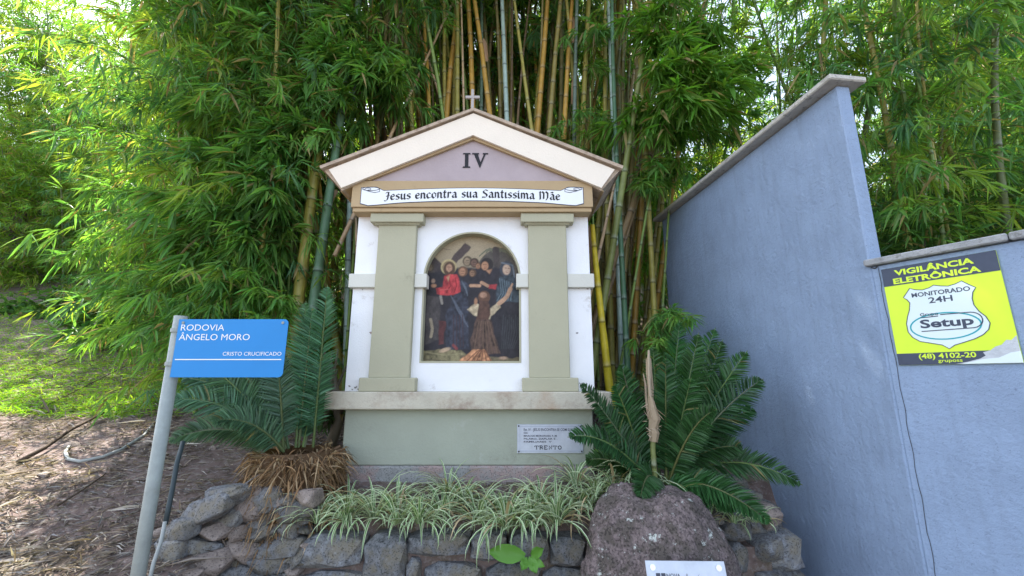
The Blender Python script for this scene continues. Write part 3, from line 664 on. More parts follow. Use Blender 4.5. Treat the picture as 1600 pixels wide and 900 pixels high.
part('emblem', M['pale'], lambda m: put_poly(m, plp, [(.058 + .009 * math.cos(a), .186 + .009 * math.sin(a)) for a in [i * .785 + .39 for i in range(8)]], .002), pq)
for z in (.190, .182): part('logo', M['faint'], lambda m: put_line(m, plp, [(.245, z), (.310, z)], .003, .0012), pq)

# ------------------------------------------------------------------ leaves in bulk
def norm(a): return a / (np.linalg.norm(a, axis=-1, keepdims=True) + 1e-9)
def leaf_mesh(B, D, L_, W_, C, droop=.25, fold=.25, seg=1):
    """lanceolate leaves: base B, direction D, length, width, colour -> verts, faces, colours"""
    n = len(B); D = norm(D); up = np.tile([0., 0., 1.], (n, 1)) + rng.normal(0, .45, (n, 3))
    Sd = norm(np.cross(D, up)); Nn = np.cross(Sd, D); L1 = L_[:, None]; W1 = W_[:, None]
    def at(t, side, lift): return B + D * L1 * t + Sd * W1 * side + Nn * W1 * lift - np.array([0, 0, 1.]) * L1 * droop * t * t
    if seg == 1:
        V = [at(0, 0, 0), at(.32, -.5, fold), at(.32, 0, 0), at(.32, .5, fold), at(1, 0, 0)]
        Fc = [(0, 2, 1), (0, 3, 2), (1, 2, 4), (2, 3, 4)]
    else:
        V = [at(0, 0, 0), at(.22, -.45, fold), at(.22, 0, 0), at(.22, .45, fold), at(.6, -.4, fold * .8), at(.6, 0, 0), at(.6, .4, fold * .8), at(1, 0, 0)]
        Fc = [(0, 2, 1), (0, 3, 2), (1, 2, 5, 4), (2, 3, 6, 5), (4, 5, 7), (5, 6, 7)]
    k = len(V); V = np.stack(V, 1).reshape(-1, 3)
    off = (np.arange(n) * k)
    faces = []
    for f in Fc: faces.append((off[:, None] + np.array(f)[None]).tolist())
    faces = [q for l in faces for q in l]
    return V, faces, np.repeat(C, k, 0)
class Leaves:
    def __init__(s): s.B = []; s.D = []; s.L = []; s.W = []; s.C = []; s.tw = MB()
    def fans(s, P_, T, size, col, nleaf=5, spread=.75, width=.115, var=.3):
        """a fan of leaves at each twig node P_ along T"""
        P_ = np.asarray(P_, float); T = norm(np.asarray(T, float)); n = len(P_)
        side = norm(np.cross(T, np.tile([0, 0, 1.], (n, 1)) + rng.normal(0, .3, (n, 3)))); upv = np.cross(side, T)
        for j in range(nleaf):
            a = (j / (nleaf - 1) - .5) * 2 * spread + rng.normal(0, .22, n); b = rng.normal(-.1, .3, n)
            d = T * np.cos(a)[:, None] + side * np.sin(a)[:, None] + upv * b[:, None]; d[:, 2] -= .22
            l = size * rng.uniform(.6, 1.25, n); s.B.append(P_ + rng.normal(0, size * .08, (n, 3))); s.D.append(d); s.L.append(l); s.W.append(l * width * rng.uniform(.8, 1.3, n))
            c = np.array(col)[None] * rng.uniform(1 - var, 1 + var, (n, 1)) * (1 + rng.normal(0, .08, (n, 3))); dry = rng.random(n) < .05; c[dry] = np.array([(.34, .27, .13)]) * rng.uniform(.6, 1.2, (dry.sum(), 1)); s.C.append(c)
    def branch(s, p0, p1, size, col, n=9, twig=.003, sag=.15, **k):
        p0 = Vector(p0); p1 = Vector(p1); pts = []; d = p1 - p0; ln = d.length
        for i in range(7):
            t = i / 6; q = p0.lerp(p1, t); q.z += sag * ln * 4 * t * (1 - t) * .6; pts.append(q)
        s.tw.tube(pts, [twig * (1 - .8 * i / 6) + .0006 for i in range(7)], 3, c=(.16, .17, .06), cap=False)
        A = np.array([tuple(q) for q in pts]); t = np.sort(rng.uniform(.12, 1, n)) * 6; i = np.minimum(t.astype(int), 5); fr = (t - i)[:, None]
        C = A[i] * (1 - fr) + A[i + 1] * fr; T = norm(A[i + 1] - A[i])
        off = rng.normal(0, 1, (n, 3)); off[:, 2] -= .3; T2 = norm(T + off * .75)
        s.fans(C + T2 * size * .5 * rng.uniform(0, 1, (n, 1)), T2, size, col, **k)
    def build(s, name, parent, material=None, droop=.25, seg=1, kind='stuff', twigs=True):
        B, D, L_, W_, C_ = (np.concatenate(q) for q in (s.B, s.D, s.L, s.W, s.C))
        if parent is not None and len(B) > 0:
            T = B + norm(D) * L_[:, None]; pl_ = wloc(parent); keep = np.ones(len(B), bool)
            lineA = lambda q: (q[:, 0] - 1.84) * nA.x + (q[:, 1] - 2.10) * nA.y       # > 0 right of the tall wall
            lineB = lambda q: (q[:, 0] - 1.84) * nB.x + (q[:, 1] - 2.10) * nB.y       # > 0 behind the low wall
            pr = (pl_.x - 1.84) * nA.x + (pl_.y - 2.10) * nA.y > 0 and pl_.y < 5.3
            for q in (B, T):
                if pr: keep &= ~((lineA(q) < .12) & (q[:, 2] < 1.75) & (q[:, 1] < 4.6)) & ~((lineB(q) < .16) & (q[:, 2] < .75) & (q[:, 1] < 2.3))
                else: keep &= ~((lineA(q) > -.03) & (q[:, 2] < 1.75) & (q[:, 1] < 4.3) & (q[:, 1] > 1.8))
                keep &= ~((abs(q[:, 0] - CX) < 1.2) & (q[:, 1] < 3.6) & (q[:, 2] < 2.05 - .42 * abs(q[:, 0] - CX)) & (q[:, 2] > -.2)) | (q[:, 0] > .75) & (q[:, 2] < .3)
            B, D, L_, W_, C_ = B[keep], D[keep], L_[keep], W_[keep], C_[keep]
        V, Fc, C = leaf_mesh(B, D, L_, W_, C_, droop, .25, seg)
        if twigs and s.tw.v:
            n = len(V); V = np.concatenate([V, np.array(s.tw.v)]); C = np.concatenate([C, np.array(s.tw.c)]); Fc = Fc + [[a + n for a in f] for f in s.tw.f]
        o = obj(name, V, Fc, material or M['leaf'], parent, cols=np.clip(C, 0, 1))
        if kind: o['kind'] = kind
        return o
    def empty(s): return not s.B

GREENS = [(.13, .29, .065), (.105, .25, .065), (.165, .32, .06), (.085, .21, .08), (.21, .33, .055)]
OL, OC, GR, BL_, TN, YL = (.33, .29, .06), (.46, .27, .045), (.19, .29, .06), (.34, .45, .40), (.50, .35, .21), (.70, .54, .03)

def culm(pts, r, col, label, group, col2=None, sides=8, node=.34, name='bamboo_culm'):
    """one culm: a jointed tube along pts, swollen at each node"""
    pts = [Vector(p) for p in pts]; m = MB(); cum = [0]; r = r * 1.3
    for a, b in zip(pts, pts[1:]): cum.append(cum[-1] + (b - a).length)
    def at(s_):
        for i in range(len(pts) - 1):
            if s_ <= cum[i + 1] or i == len(pts) - 2:
                t = (s_ - cum[i]) / max(1e-6, cum[i + 1] - cum[i]); return pts[i].lerp(pts[i + 1], t)
    tot = cum[-1]; s_ = rnd.uniform(0, .2); P2 = [pts[0]]; Rd = [r]; Cc = [col]; dk = tuple(k * .45 for k in col); lt = tuple(min(1, k * .7 + .13) for k in col)
    while s_ < tot - .05:
        k = r * (1 - .5 * s_ / tot)
        for ds, f_, cc in ((-.012, 1, col), (-.004, 1.13, dk), (.004, 1.13, dk), (.014, 1.0, lt), (.05, .99, col), (node * .6, 1.0, col)):
            q = s_ + ds
            if 0 < q < tot: P2.append(at(q)); Rd.append(k * f_); Cc.append(cc if not col2 or q > tot * .0 else col2)
        s_ += node * rnd.uniform(.8, 1.15)
    m.tube(P2, Rd, sides, cap=False); m.c = [c for c in Cc for _ in range(sides)]
    o = m.build(name, M['culm'], None, True, True, origin=pts[0]); return tag(o, label, 'bamboo', group)
def path(p, d, L_, bend, n=9):
    """from p along unit d, length L_, bending gradually towards 'bend' (a vector)"""
    p = Vector(p); d = Vector(d).normalized(); out = [p.copy()]
    for i in range(n):
        t = i / n; dd = (d + Vector(bend) * t * t).normalized(); p = p + dd * (L_ / n); out.append(p.copy())
    return out
def sheath(parent, p, d, L_, r, flare=.6):
    """a dry papery culm sheath standing off the culm"""
    d = Vector(d).normalized(); a = d.cross(Vector((0, 1, 0))).normalized(); b = d.cross(a); v = []; f = []; n = 7
    for i in range(6):
        t = i / 5; w_ = (1 - t ** 2.5) * 2.2; rr_ = r * (1.15 + flare * t * t * 2)
        for k in range(n):
            th = (k / (n - 1) - .5) * w_ + 1.57 + math.pi
            v.append(Vector(p) + d * L_ * t + (a * math.cos(th) + b * math.sin(th)) * rr_)
    for i in range(5):
        for k in range(n - 1): f.append([i * n + k, i * n + k + 1, (i + 1) * n + k + 1, (i + 1) * n + k])
    c = np.array([(.42, .27, .17)] * len(v)) * rng.uniform(.8, 1.15, (len(v), 1))
    return obj('sheath', v, f, M['dry'], parent, True, c)

def px_culm(x0, y0, x1, y1, Y, r, col, label, L_=6.5, down=True, group=None, **k):
    a = P(x0, y0, Y); b = P(x1, y1, Y + .05); d = (b - a).normalized()
    if down:                                        # run down to the bank
        s_ = 0
        while (a - d * s_).z > hgt(a.x, Y) - .05 and s_ < 4: s_ += .05
        a = a - d * s_
    return culm([a] + path(a, d, L_, (rnd.uniform(-.12, .12), -.05, 0), 8)[1:], r, col, label, group, **k), a, d
key = [  # culms that can be told apart in the photograph
 (470, 440, 494, 250, 3.75, .044, OL, 'thick olive-yellow bamboo culm left of the shrine roof, leaning right'),
 (496, 430, 530, 195, 3.70, .036, (.10, .20, .11), 'green waxy bamboo culm touching the left eave of the shrine'),
 (440, 440, 446, 320, 3.95, .026, GR, 'slim green bamboo culm standing just left of the thick olive-yellow one'),
 (428, 450, 430, 330, 3.9, .014, TN, 'thin dry tan bamboo stick, leftmost of the bare culms'),
 (694, 200, 688, 0, 4.2, .024, OL, 'olive culm behind the left slope of the shrine roof'),
 (706, 200, 702, 0, 4.3, .020, OL, 'slim olive culm between the shrine cross and the left olive culm'),
 (726, 200, 723, 0, 4.1, .013, TN, 'thin pinkish-tan culm immediately left of the shrine cross'),
 (742, 200, 742, 0, 4.15, .031, OC, 'thick ochre culm rising directly behind the shrine cross'),
 (770, 200, 750, 0, 4.05, .028, OC, 'ochre culm right of the cross, leaning left'),
 (752, 200, 753, 100, 4.35, .022, (.14, .22, .15), 'pale green culm half hidden right of the cross'),
 (793, 210, 785, 0, 4.0, .026, BL_, 'blue-grey waxy culm with white bloom right of the cross'),
 (831, 210, 800, 0, 4.0, .020, OL, 'slanting olive culm crossing in front of others right of the blue-grey culm'),
 (840, 210, 860, 0, 4.1, .031, OC, 'ochre culm over the right roof slope, leaning right'),
 (856, 210, 868, 0, 4.0, .027, (.25, .20, .05), 'yellowish culm next to the leaning ochre culm over the right roof slope'),
 (879, 220, 885, 0, 4.05, .027, OC, 'straight orange-ochre culm over the right roof slope'),
 (896, 220, 896, 0, 4.0, .022, (.13, .18, .14), 'grey-green culm with hanging tan sheaths over the right roof slope'),
 (908, 230, 918, 0, 4.1, .030, OL, 'wide olive-green culm near the right end of the roof'),
 (945, 240, 937, 0, 4.15, .025, OL, 'olive culm above the right eave of the shrine'),
 (962, 300, 955, 100, 3.9, .022, BL_, 'grey culm with peeling tan sheath right of the right eave'),
 (950, 430, 1020, 0, 3.6, .028, (.19, .22, .06), 'long yellow-green culm leaning right in front of the thicket, right of the shrine'),
 (985, 330, 1035, 180, 3.9, .030, (.24, .16, .07), 'brown culm slanting right between the shrine and the tall wall'),
 (948, 570, 927, 395, 3.5, .030, YL, 'bright yellow bamboo culm beside the lower right side of the shrine'),
 (980, 560, 972, 420, 3.55, .020, (.07, .16, .08), 'dark green culm with a dry sheath, right of the bright yellow culm'),
 (1022, 480, 1014, 330, 3.8, .022, OL, 'olive culm standing against the far end of the tall wall'),
 (641, 230, 655, 0, 4.3, .024, OL, 'olive culm over the left roof slope, leaning right'),
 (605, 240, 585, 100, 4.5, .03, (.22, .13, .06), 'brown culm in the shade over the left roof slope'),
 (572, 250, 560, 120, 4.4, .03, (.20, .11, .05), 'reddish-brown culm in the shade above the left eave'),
 (548, 200, 552, 0, 4.1, .024, BL_, 'pale blue-grey culm above the left eave of the shrine'),
]
keyo = []
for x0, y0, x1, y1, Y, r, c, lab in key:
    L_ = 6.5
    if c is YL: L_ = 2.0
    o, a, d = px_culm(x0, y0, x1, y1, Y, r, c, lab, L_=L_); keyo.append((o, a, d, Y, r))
def along(i, x, y):                                 # the point of key culm i seen at height y
    o, a, d, Y, r = keyo[i]; z = P(x, y, Y).z; return a + d * ((z - a.z) / d.z)
for i, x, y, L_, fl in ((1, 505, 318, .22, 1.2), (10, 785, 60, .3, .5), (8, 752, 90, .35, .5), (15, 896, 60, .4, .3), (15, 896, 160, .35, .3), (18, 960, 260, .4, .4), (22, 975, 470, .3, .5), (22, 978, 560, .2, .4),
                  (19, 960, 380, .5, .3), (1, 500, 440, .16, 1.3), (21, 930, 430, .5, .2), (23, 1016, 450, .3, .5)):
    sheath(keyo[i][0], along(i, x, y), keyo[i][2], L_, keyo[i][4], fl)
# the packed culms behind
rnd.seed(SEED); rng = np.random.default_rng(SEED)
cols = [OL, OC, (.22, .18, .06), GR, (.32, .24, .10), (.19, .12, .06), BL_, TN, (.17, .15, .045)]
names = ['olive', 'ochre', 'dull olive', 'green', 'tan-olive', 'brown', 'blue-grey', 'dry tan', 'yellow-olive']
wts = [5, 5, 4, 1.2, 5, 4, .3, 2, 5]
def ccol():
    c = rnd.choices(cols, wts)[0]; k = rnd.uniform(.7, 1.15); return tuple(q * k for q in c)
for i in range(150):
    x = rnd.uniform(-1.75, 1.45) if i < 110 else rnd.uniform(-2.6, 1.5); y = rnd.uniform(4.05, 6.2)
    if x > 1.2 and y < 4.5: y += .5
    d = Vector(((x + .1) * .10 + rnd.gauss(0, .05), rnd.gauss(0, .03), 1)); r = rnd.uniform(.014, .034)
    base = Vector((x, y, hgt(x, y) - .03))
    side = 'left of the shrine' if x < -1.4 else 'behind the left eave' if x < -1 else 'behind the left roof slope' if x < -.4 else 'behind the right roof slope' if x < .4 else 'behind the right eave' if x < .8 else 'beside the tall wall'
    c = ccol(); cw = names[min(range(len(cols)), key=lambda q: sum((cols[q][z] / sum(cols[q]) - c[z] / sum(c)) ** 2 for z in range(3)) )]
    th = 'thin' if r < .02 else 'thick' if r > .028 else 'medium'
    culm(path(base, d, rnd.uniform(6, 8), (rnd.uniform(-.3, .3), rnd.uniform(-.3, .15), 0)), r, c,
         f'{th} {cw} bare culm in the {"front" if y < 4.7 else "back"} rows {side}{" leaning left" if d.x < -.05 else " leaning right" if d.x > .05 else ""}', 'bare bamboo culms packed behind the shrine', sides=6)
# dry sticks leaning through the thicket
for x0, y0, x1, y1, Y in ((630, 170, 700, 20, 4.0), (1000, 300, 1075, 60, 4.1), (560, 330, 520, 200, 4.2), (935, 400, 960, 290, 3.6), (560, 470, 556, 340, 3.7), (690, 160, 640, 0, 4.2)):
    a, b = P(x0, y0, Y), P(x1, y1, Y + .2)
    o = culm([a - (b - a) * 1.2, a, b, b + (b - a) * .3], .016, TN, None, None); tag(o, f'dry broken tan bamboo stick leaning in the thicket near {"the left" if x0 < 740 else "the right"} side of the shrine', 'bamboo stick', 'dry sticks in the bamboo')

# leafy culms -------------------------------------------------------
def leafy(base, d, L_, bend, r, nb, size, zlo, label, group, bias=(0, -.5, 0), blen=(.5, 1.2), fans=9, nleaf=5, seg=1, colsh=None, var=.3, width=.115, top=False):
    pts = path(base, d, L_, bend, 12)
    o = culm(pts, r, rnd.choice([GR, (.12, .15, .05), OL]), label, group, sides=5)
    lv = Leaves()
    for k in range(nb):
        t = rnd.uniform(zlo, 1) ** (.8) * 12; i = min(int(t), 11); p = pts[i].lerp(pts[i + 1], t - i)
        th = rnd.uniform(0, 2 * math.pi); dr = Vector((math.cos(th), math.sin(th), rnd.uniform(-.35, .45))) + Vector(bias)
        ln = rnd.uniform(*blen); c = rnd.choice(colsh or GREENS)
        lv.branch(p, p + dr.normalized() * ln + Vector((0, 0, -.12 * ln)), size, c, n=fans, nleaf=nleaf, var=var, width=width, sag=rnd.uniform(.05, .25))
    lv.build('foliage', o, seg=seg)
    return o
def field(n, xr, yr, **k):
    k0 = k['label']
    for i in range(n):
        x = rnd.uniform(*xr); y = rnd.uniform(*yr) + k.get('yk', 0) * (xr[1] - x); base = Vector((x, y, hgt(x, y) - .03)); dd = Vector((rnd.gauss(k.get('lean', 0), .12), rnd.gauss(-.05, .08), 1))
        a_ = (x - xr[0]) / (xr[1] - xr[0]); b_ = (y - k.get('yk', 0) * (xr[1] - x) - yr[0]) / (yr[1] - yr[0])
        k['label'] = k0 + (', left end' if a_ < .25 else ', left middle' if a_ < .5 else ', right middle' if a_ < .75 else ', right end') + (', front row' if b_ < .4 else ', back row') + (' leaning left' if dd.x < -.08 else ' leaning right' if dd.x > .08 else ' upright')
        leafy(base, dd, rnd.uniform(*k['L_']), (rnd.gauss(k.get('lean', 0) * 2, .3), rnd.gauss(-.2, .2), -.15),
              rnd.uniform(.012, .024), k['nb'], k['size'], k['zlo'], k['label'], k['group'], **{q: k[q] for q in ('bias', 'blen', 'fans', 'nleaf', 'seg', 'colsh', 'var', 'width') if q in k})
gl = 'leafy bamboo left of the shrine'
def lab_of(kind, x, y, d):
    ln = 'leaning left' if d.x < -.12 else 'leaning right' if d.x > .12 else 'standing upright'
    return f'{kind} {ln}'
field(32, (-3.7, -2.05), (3.5, 4.9), yk=.6, L_=(4.5, 7.5), nb=42, size=.155, fans=11, zlo=.02, lean=-.05, seg=2, label='leafy bamboo culm left of the shrine', group=gl)
field(46, (-14, -3.4), (5.2, 7.4), yk=.60, L_=(5, 8), nb=38, size=.18, fans=12, zlo=.01, lean=-.05, label='leafy bamboo culm on the left bank', group='leafy bamboo on the far left bank')
gr = 'leafy bamboo behind the walls'
field(20, (2.35, 6.0), (3.0, 5.2), L_=(4.0, 7.0), nb=40, size=.15, fans=11, zlo=.0, lean=.02, seg=2, bias=(-.1, -.3, -.1), label='leafy bamboo culm behind the low wall', group=gr)
field(30, (1.8, 11), (5.2, 8.5), L_=(4.5, 7), nb=34, size=.19, fans=12, zlo=.02, label='leafy bamboo culm behind the tall wall', group=gr)
field(18, (-3.5, 4), (7.4, 9.0), L_=(5, 7), nb=40, size=.24, fans=12, zlo=.0, label='leafy bamboo culm in the farthest row behind the shrine', group='leafy bamboo in the farthest row')
field(26, (-2.4, 2.2), (5.8, 7.8), L_=(6, 9), nb=36, size=.23, zlo=.10, label='leafy bamboo culm deep behind the shrine', group='leafy bamboo behind the shrine')
field(24, (-2.4, 1.9), (4.4, 6.0), L_=(6.5, 8.5), nb=46, size=.19, zlo=.52, label='tall leafy-topped bamboo culm over the shrine', group='tall leafy bamboo over the shrine')

rnd.seed(5); rng = np.random.default_rng(5)
# near sprays hanging in front of the bare culms: branches of particular culms
def spray(label, base_px, Y, tips, size=.20, col=None, r=.012, L_=3.6, n=11):
    a = P(base_px[0], base_px[1], Y); b = P(base_px[2], base_px[3], Y); d = (b - a).normalized(); s_ = 0
    while (a - d * s_).z > hgt(a.x, Y) - .03 and s_ < 4: s_ += .05
    a = a - d * s_; o = culm([a] + path(a, d, L_, (0, -.1, 0), 8)[1:], r, GR, label, 'leafy culms with sprays near the shrine', sides=6)
    lv = Leaves()
    for tx, ty, tY, sp in tips:
        tip = P(tx, ty, tY); z = max(a.z + .1, tip.z + rnd.uniform(-.1, .35)); root = a + d * ((z - a.z) / d.z)
        for q in range(sp + 2):
            e = tip + Vector((rnd.gauss(0, .11), rnd.gauss(0, .09), rnd.gauss(0, .09)))
            lv.branch(root, e, size, col or rnd.choice(GREENS[:3]), n=n, nleaf=6, sag=.12)
            lv.fans([tuple(e)] * 2, [tuple((e - root).normalized())] * 2, size * 1.1, col or rnd.choice(GREENS[:3]), nleaf=8, spread=1.2)
    lv.build('foliage', o, seg=2); return o
spray('leafy culm with sprays over the left roof slope', (560, 300, 575, 100), 3.95, [(500, 80, 3.5, 3), (560, 90, 3.5, 3), (600, 115, 3.6, 3), (450, 120, 3.5, 3), (520, 160, 3.6, 2), (640, 160, 3.9, 1), (470, 200, 3.6, 3), (540, 30, 3.6, 2), (640, 100, 4, 1)], L_=4.5)
spray('leafy culm with sprays hanging left of the left eave', (455, 400, 470, 200), 3.9, [(330, 250, 3.4, 3), (380, 290, 3.4, 3), (430, 300, 3.5, 3), (360, 330, 3.4, 3), (290, 330, 3.4, 3), (430, 230, 3.5, 3), (400, 180, 3.5, 3), (340, 170, 3.5, 3), (380, 370, 3.5, 3), (300, 390, 3.4, 3), (400, 430, 3.6, 1)], L_=4.5)
spray('leafy culm with low sprays behind the street sign', (395, 500, 400, 330), 3.7, [(330, 440, 3.2, 3), (280, 470, 3.2, 3), (390, 460, 3.3, 3), (240, 430, 3.3, 3), (430, 480, 3.3, 2), (220, 500, 3.2, 3), (180, 460, 3.3, 3), (250, 540, 3.1, 2), (400, 520, 3.2, 2), (160, 400, 3.4, 3)], L_=3.2, size=.14)
spray('leafy culm with bright sprays left of the tall wall', (1010, 330, 1040, 150), 3.75, [(1060, 60, 3.3, 3), (1100, 100, 3.2, 3), (1030, 100, 3.3, 3), (1080, 150, 3.2, 3), (1130, 150, 3.2, 2), (1010, 60, 3.5, 2), (1040, 180, 3.3, 2), (1150, 90, 3.3, 2), (1120, 30, 3.4, 2), (1040, 20, 3.5, 2), (990, 200, 3.6, 1)], col=(.11, .25, .035), L_=4.2)
spray('leafy culm with small sprays above the far end of the tall wall', (1040, 400, 1050, 230), 3.95, [(1010, 255, 3.6, 2), (1045, 250, 3.6, 2), (1060, 210, 3.7, 2), (1110, 215, 3.9, 2), (1150, 180, 4.0, 2), (1000, 290, 3.6, 1)], size=.14, L_=3.5)
spray('short leafy culm with a tuft above the right cycad', (1045, 560, 1040, 480), 3.3, [(1030, 510, 3.05, 2), (1060, 500, 3.1, 2), (1010, 540, 3.1, 1), (1050, 545, 3.0, 1)], size=.10, r=.008, L_=.9)
spray('leafy culm with thin sprays over the right roof slope', (925, 300, 920, 150), 4.0, [(905, 195, 3.85, 2), (880, 235, 3.85, 1), (935, 215, 3.85, 1), (925, 100, 3.9, 1), (940, 60, 3.9, 2)], size=.11, r=.009, L_=3.5)

# background bushes and trees on the bank, sunlit
SUNNY = [(.16, .26, .03), (.20, .28, .03), (.10, .20, .03), (.24, .27, .04)]
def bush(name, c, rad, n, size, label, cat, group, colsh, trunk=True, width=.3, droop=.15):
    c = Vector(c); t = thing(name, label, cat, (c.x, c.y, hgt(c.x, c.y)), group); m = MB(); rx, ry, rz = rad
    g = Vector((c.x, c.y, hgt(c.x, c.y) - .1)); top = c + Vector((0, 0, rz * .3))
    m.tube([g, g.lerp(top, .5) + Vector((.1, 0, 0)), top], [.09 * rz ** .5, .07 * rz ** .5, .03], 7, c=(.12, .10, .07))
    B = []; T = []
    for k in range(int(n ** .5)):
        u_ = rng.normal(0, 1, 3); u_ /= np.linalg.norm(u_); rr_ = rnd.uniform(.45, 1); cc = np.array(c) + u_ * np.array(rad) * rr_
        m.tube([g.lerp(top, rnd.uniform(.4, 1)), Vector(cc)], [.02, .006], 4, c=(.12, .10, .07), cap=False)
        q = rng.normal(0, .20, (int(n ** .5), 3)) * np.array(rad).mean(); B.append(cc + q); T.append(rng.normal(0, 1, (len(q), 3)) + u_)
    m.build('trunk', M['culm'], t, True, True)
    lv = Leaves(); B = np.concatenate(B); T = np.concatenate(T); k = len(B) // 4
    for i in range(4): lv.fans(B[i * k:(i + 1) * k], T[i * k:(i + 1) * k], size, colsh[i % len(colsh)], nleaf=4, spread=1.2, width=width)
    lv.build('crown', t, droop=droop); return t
for i, (x, y, z, rad, lab) in enumerate((( -8.6, 12.5, 3.8, (2.6, 1.8, 2.8), 'sunlit yellow-green tree at the far left beyond the grass'), (-5.2, 13, 5.0, (2.6, 2, 3), 'broad sunlit tree behind the left bamboo'),
      (-16.5, 13.5, 5.2, (2.6, 2, 3.4), 'tall sunlit tree at the left edge of the view'), (-2.5, 12.5, 5.5, (2.8, 2, 3.2), 'tree behind the bamboo left of the shrine roof'), (2.5, 12.5, 5.5, (2.8, 2, 3.2), 'tree behind the bamboo above the shrine'),
      (7.0, 11.5, 4.2, (2.8, 2, 2.6), 'sunlit tree rising behind the tall wall'), (12.5, 9.5, 4.6, (2.2, 2, 3.4), 'sunlit yellowish tree at the right edge behind the low wall'), (10.5, 12, 2.8, (3, 2, 2.2), 'dark low tree far behind the low wall'))):
    bush('tree', (x, y, z), rad, 5200, .26, lab, 'tree', None, SUNNY)
for x, y, z, rad in ((-12.5, 10.2, 3.6, (1.9, 1.4, 2.6)), (-15, 11.2, 5.5, (2.2, 1.5, 3.4)), (-15.2, 11.8, 10.0, (3.0, 1.6, 2.8)), (-10.5, 12.5, 10.5, (2.4, 1.5, 2.2)), (-10.3, 10.8, 5.0, (1.8, 1.4, 2.8)), (-17.5, 12, 4.5, (2.4, 1.5, 4.2))):
    bush('tree', (x, y, z), rad, 4600, .20, f'sunlit feathery tree at the far left{" edge of the view" if x < -14 else " above the grass" if x < -12 else " nearest the bamboo"}{", the tallest" if z == 10 else ", broad" if x == -15 else ", high crown" if z > 10 else ""}', 'tree', None, [(.14, .26, .03), (.10, .22, .03), (.2, .3, .04)], width=.14)
for i, (x, y, z, rad) in enumerate(((3.6, 4.6, .9, (1.2, .5, 1.1)), (5.6, 4.4, 1.0, (1.2, .5, 1.2)), (3.0, 3.2, .4, (.6, .4, .8)), (4.4, 3.6, .9, (1.1, .4, 1.0)), (7.4, 5.2, 1.5, (1.6, .6, 1.5)))):
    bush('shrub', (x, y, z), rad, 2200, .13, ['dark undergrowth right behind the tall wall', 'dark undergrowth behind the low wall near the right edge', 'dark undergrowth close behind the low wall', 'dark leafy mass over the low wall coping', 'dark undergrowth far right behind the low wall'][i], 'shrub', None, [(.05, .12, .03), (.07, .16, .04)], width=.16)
bush('shrub', G(15, 515) + Vector((0, .4, .2)), (.9, .5, .5), 800, .18, 'broad-leaved shrub at the left edge above the grass', 'shrub', None, [(.07, .17, .05), (.10, .22, .05)], width=.4)
bush('shrub', (-6.1, 6.6, .75), (1.0, .6, .45), 900, .20, 'low broad-leaved shrub at the edge of the grass on the left bank', 'shrub', None, [(.06, .15, .05), (.08, .2, .05)], width=.42)
bush('shrub', G(128, 500) + Vector((0, .2, .25)), (.8, .5, .4), 700, .13, 'bright yellow-green bush in the sun above the bank on the left', 'shrub', None, SUNNY, width=.2)
bush('shrub', G(330, 620) + Vector((0, .3, .15)), (.5, .4, .28), 500, .10, 'small leafy shrub on the bank behind the street sign pole', 'shrub', None, [(.06, .14, .03), (.09, .17, .03)], width=.22)
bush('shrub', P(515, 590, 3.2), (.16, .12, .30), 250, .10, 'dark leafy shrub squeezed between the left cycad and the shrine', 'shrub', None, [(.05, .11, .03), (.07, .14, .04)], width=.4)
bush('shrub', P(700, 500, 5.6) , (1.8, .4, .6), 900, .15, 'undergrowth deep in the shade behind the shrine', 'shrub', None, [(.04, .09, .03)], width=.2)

# ------------------------------------------------------------------ cycads
def frond(parent, p0, p1, sag, wide, col, n=84, curl=.5, twist=0., face=None):
    """feather frond from p0 to p1; leaflets held in a V, tips paler"""
    p0 = Vector(p0); p1 = Vector(p1); ln = (p1 - p0).length; A = []
    for i in range(15):
        t = i / 14; q = p0.lerp(p1, t); q.z += sag * ln * (4 * t * (1 - t)); A.append(q)
    fd = face or Vector((0, -.75, .6))
    m = MB(); m.tube(A, [.0085 * (1 - .75 * i / 14) for i in range(15)], 5, c=(.20, .22, .08), cap=False)
    m.c = [tuple(q * rnd.uniform(.8, 1.3) for q in (.12, .17, .06))] * len(m.c)
    B = []; D = []; L_ = []; C = []
    An = np.array([tuple(q) for q in A])
    for j in range(n):
        t = (.10 + .88 * (j / n)) * 14; i = min(int(t), 13); fr = t - i; c = An[i] * (1 - fr) + An[i + 1] * fr
        T = Vector(An[i + 1] - An[i]).normalized(); sd_ = T.cross(fd).normalized(); nn = sd_.cross(T)
        if nn.dot(fd) < 0: nn = -nn
        tt = (t / 14); l = wide * 1.12 * (math.sin(math.pi * min(1, (tt * .92 + .10))) ** .55) * rnd.uniform(.9, 1.08)
        for s in (-1, 1):
            if rnd.random() < .06: continue
            d = T * (.45 + .45 * tt) + sd_ * s + nn * .30 + Vector((rnd.gauss(0, .06), rnd.gauss(0, .06), rnd.gauss(0, .06)))
            B.append(c); D.append(tuple(d.normalized())); L_.append(l); C.append(np.array(col) * rnd.uniform(.6, 1.35) if rnd.random() > .012 else np.array((.22, .20, .08)))
    B = np.array(B); D = np.array(D); L_ = np.array(L_)
    V, Fc, Cc = leaf_mesh(B, D, L_, np.full(len(L_), .0145), np.array(C), .10, .5, 2)
    f_ = obj('frond', V, Fc, M['plant'], parent, cols=Cc)
    m.build('midrib', M['plant'], f_, True, True)
    return f_
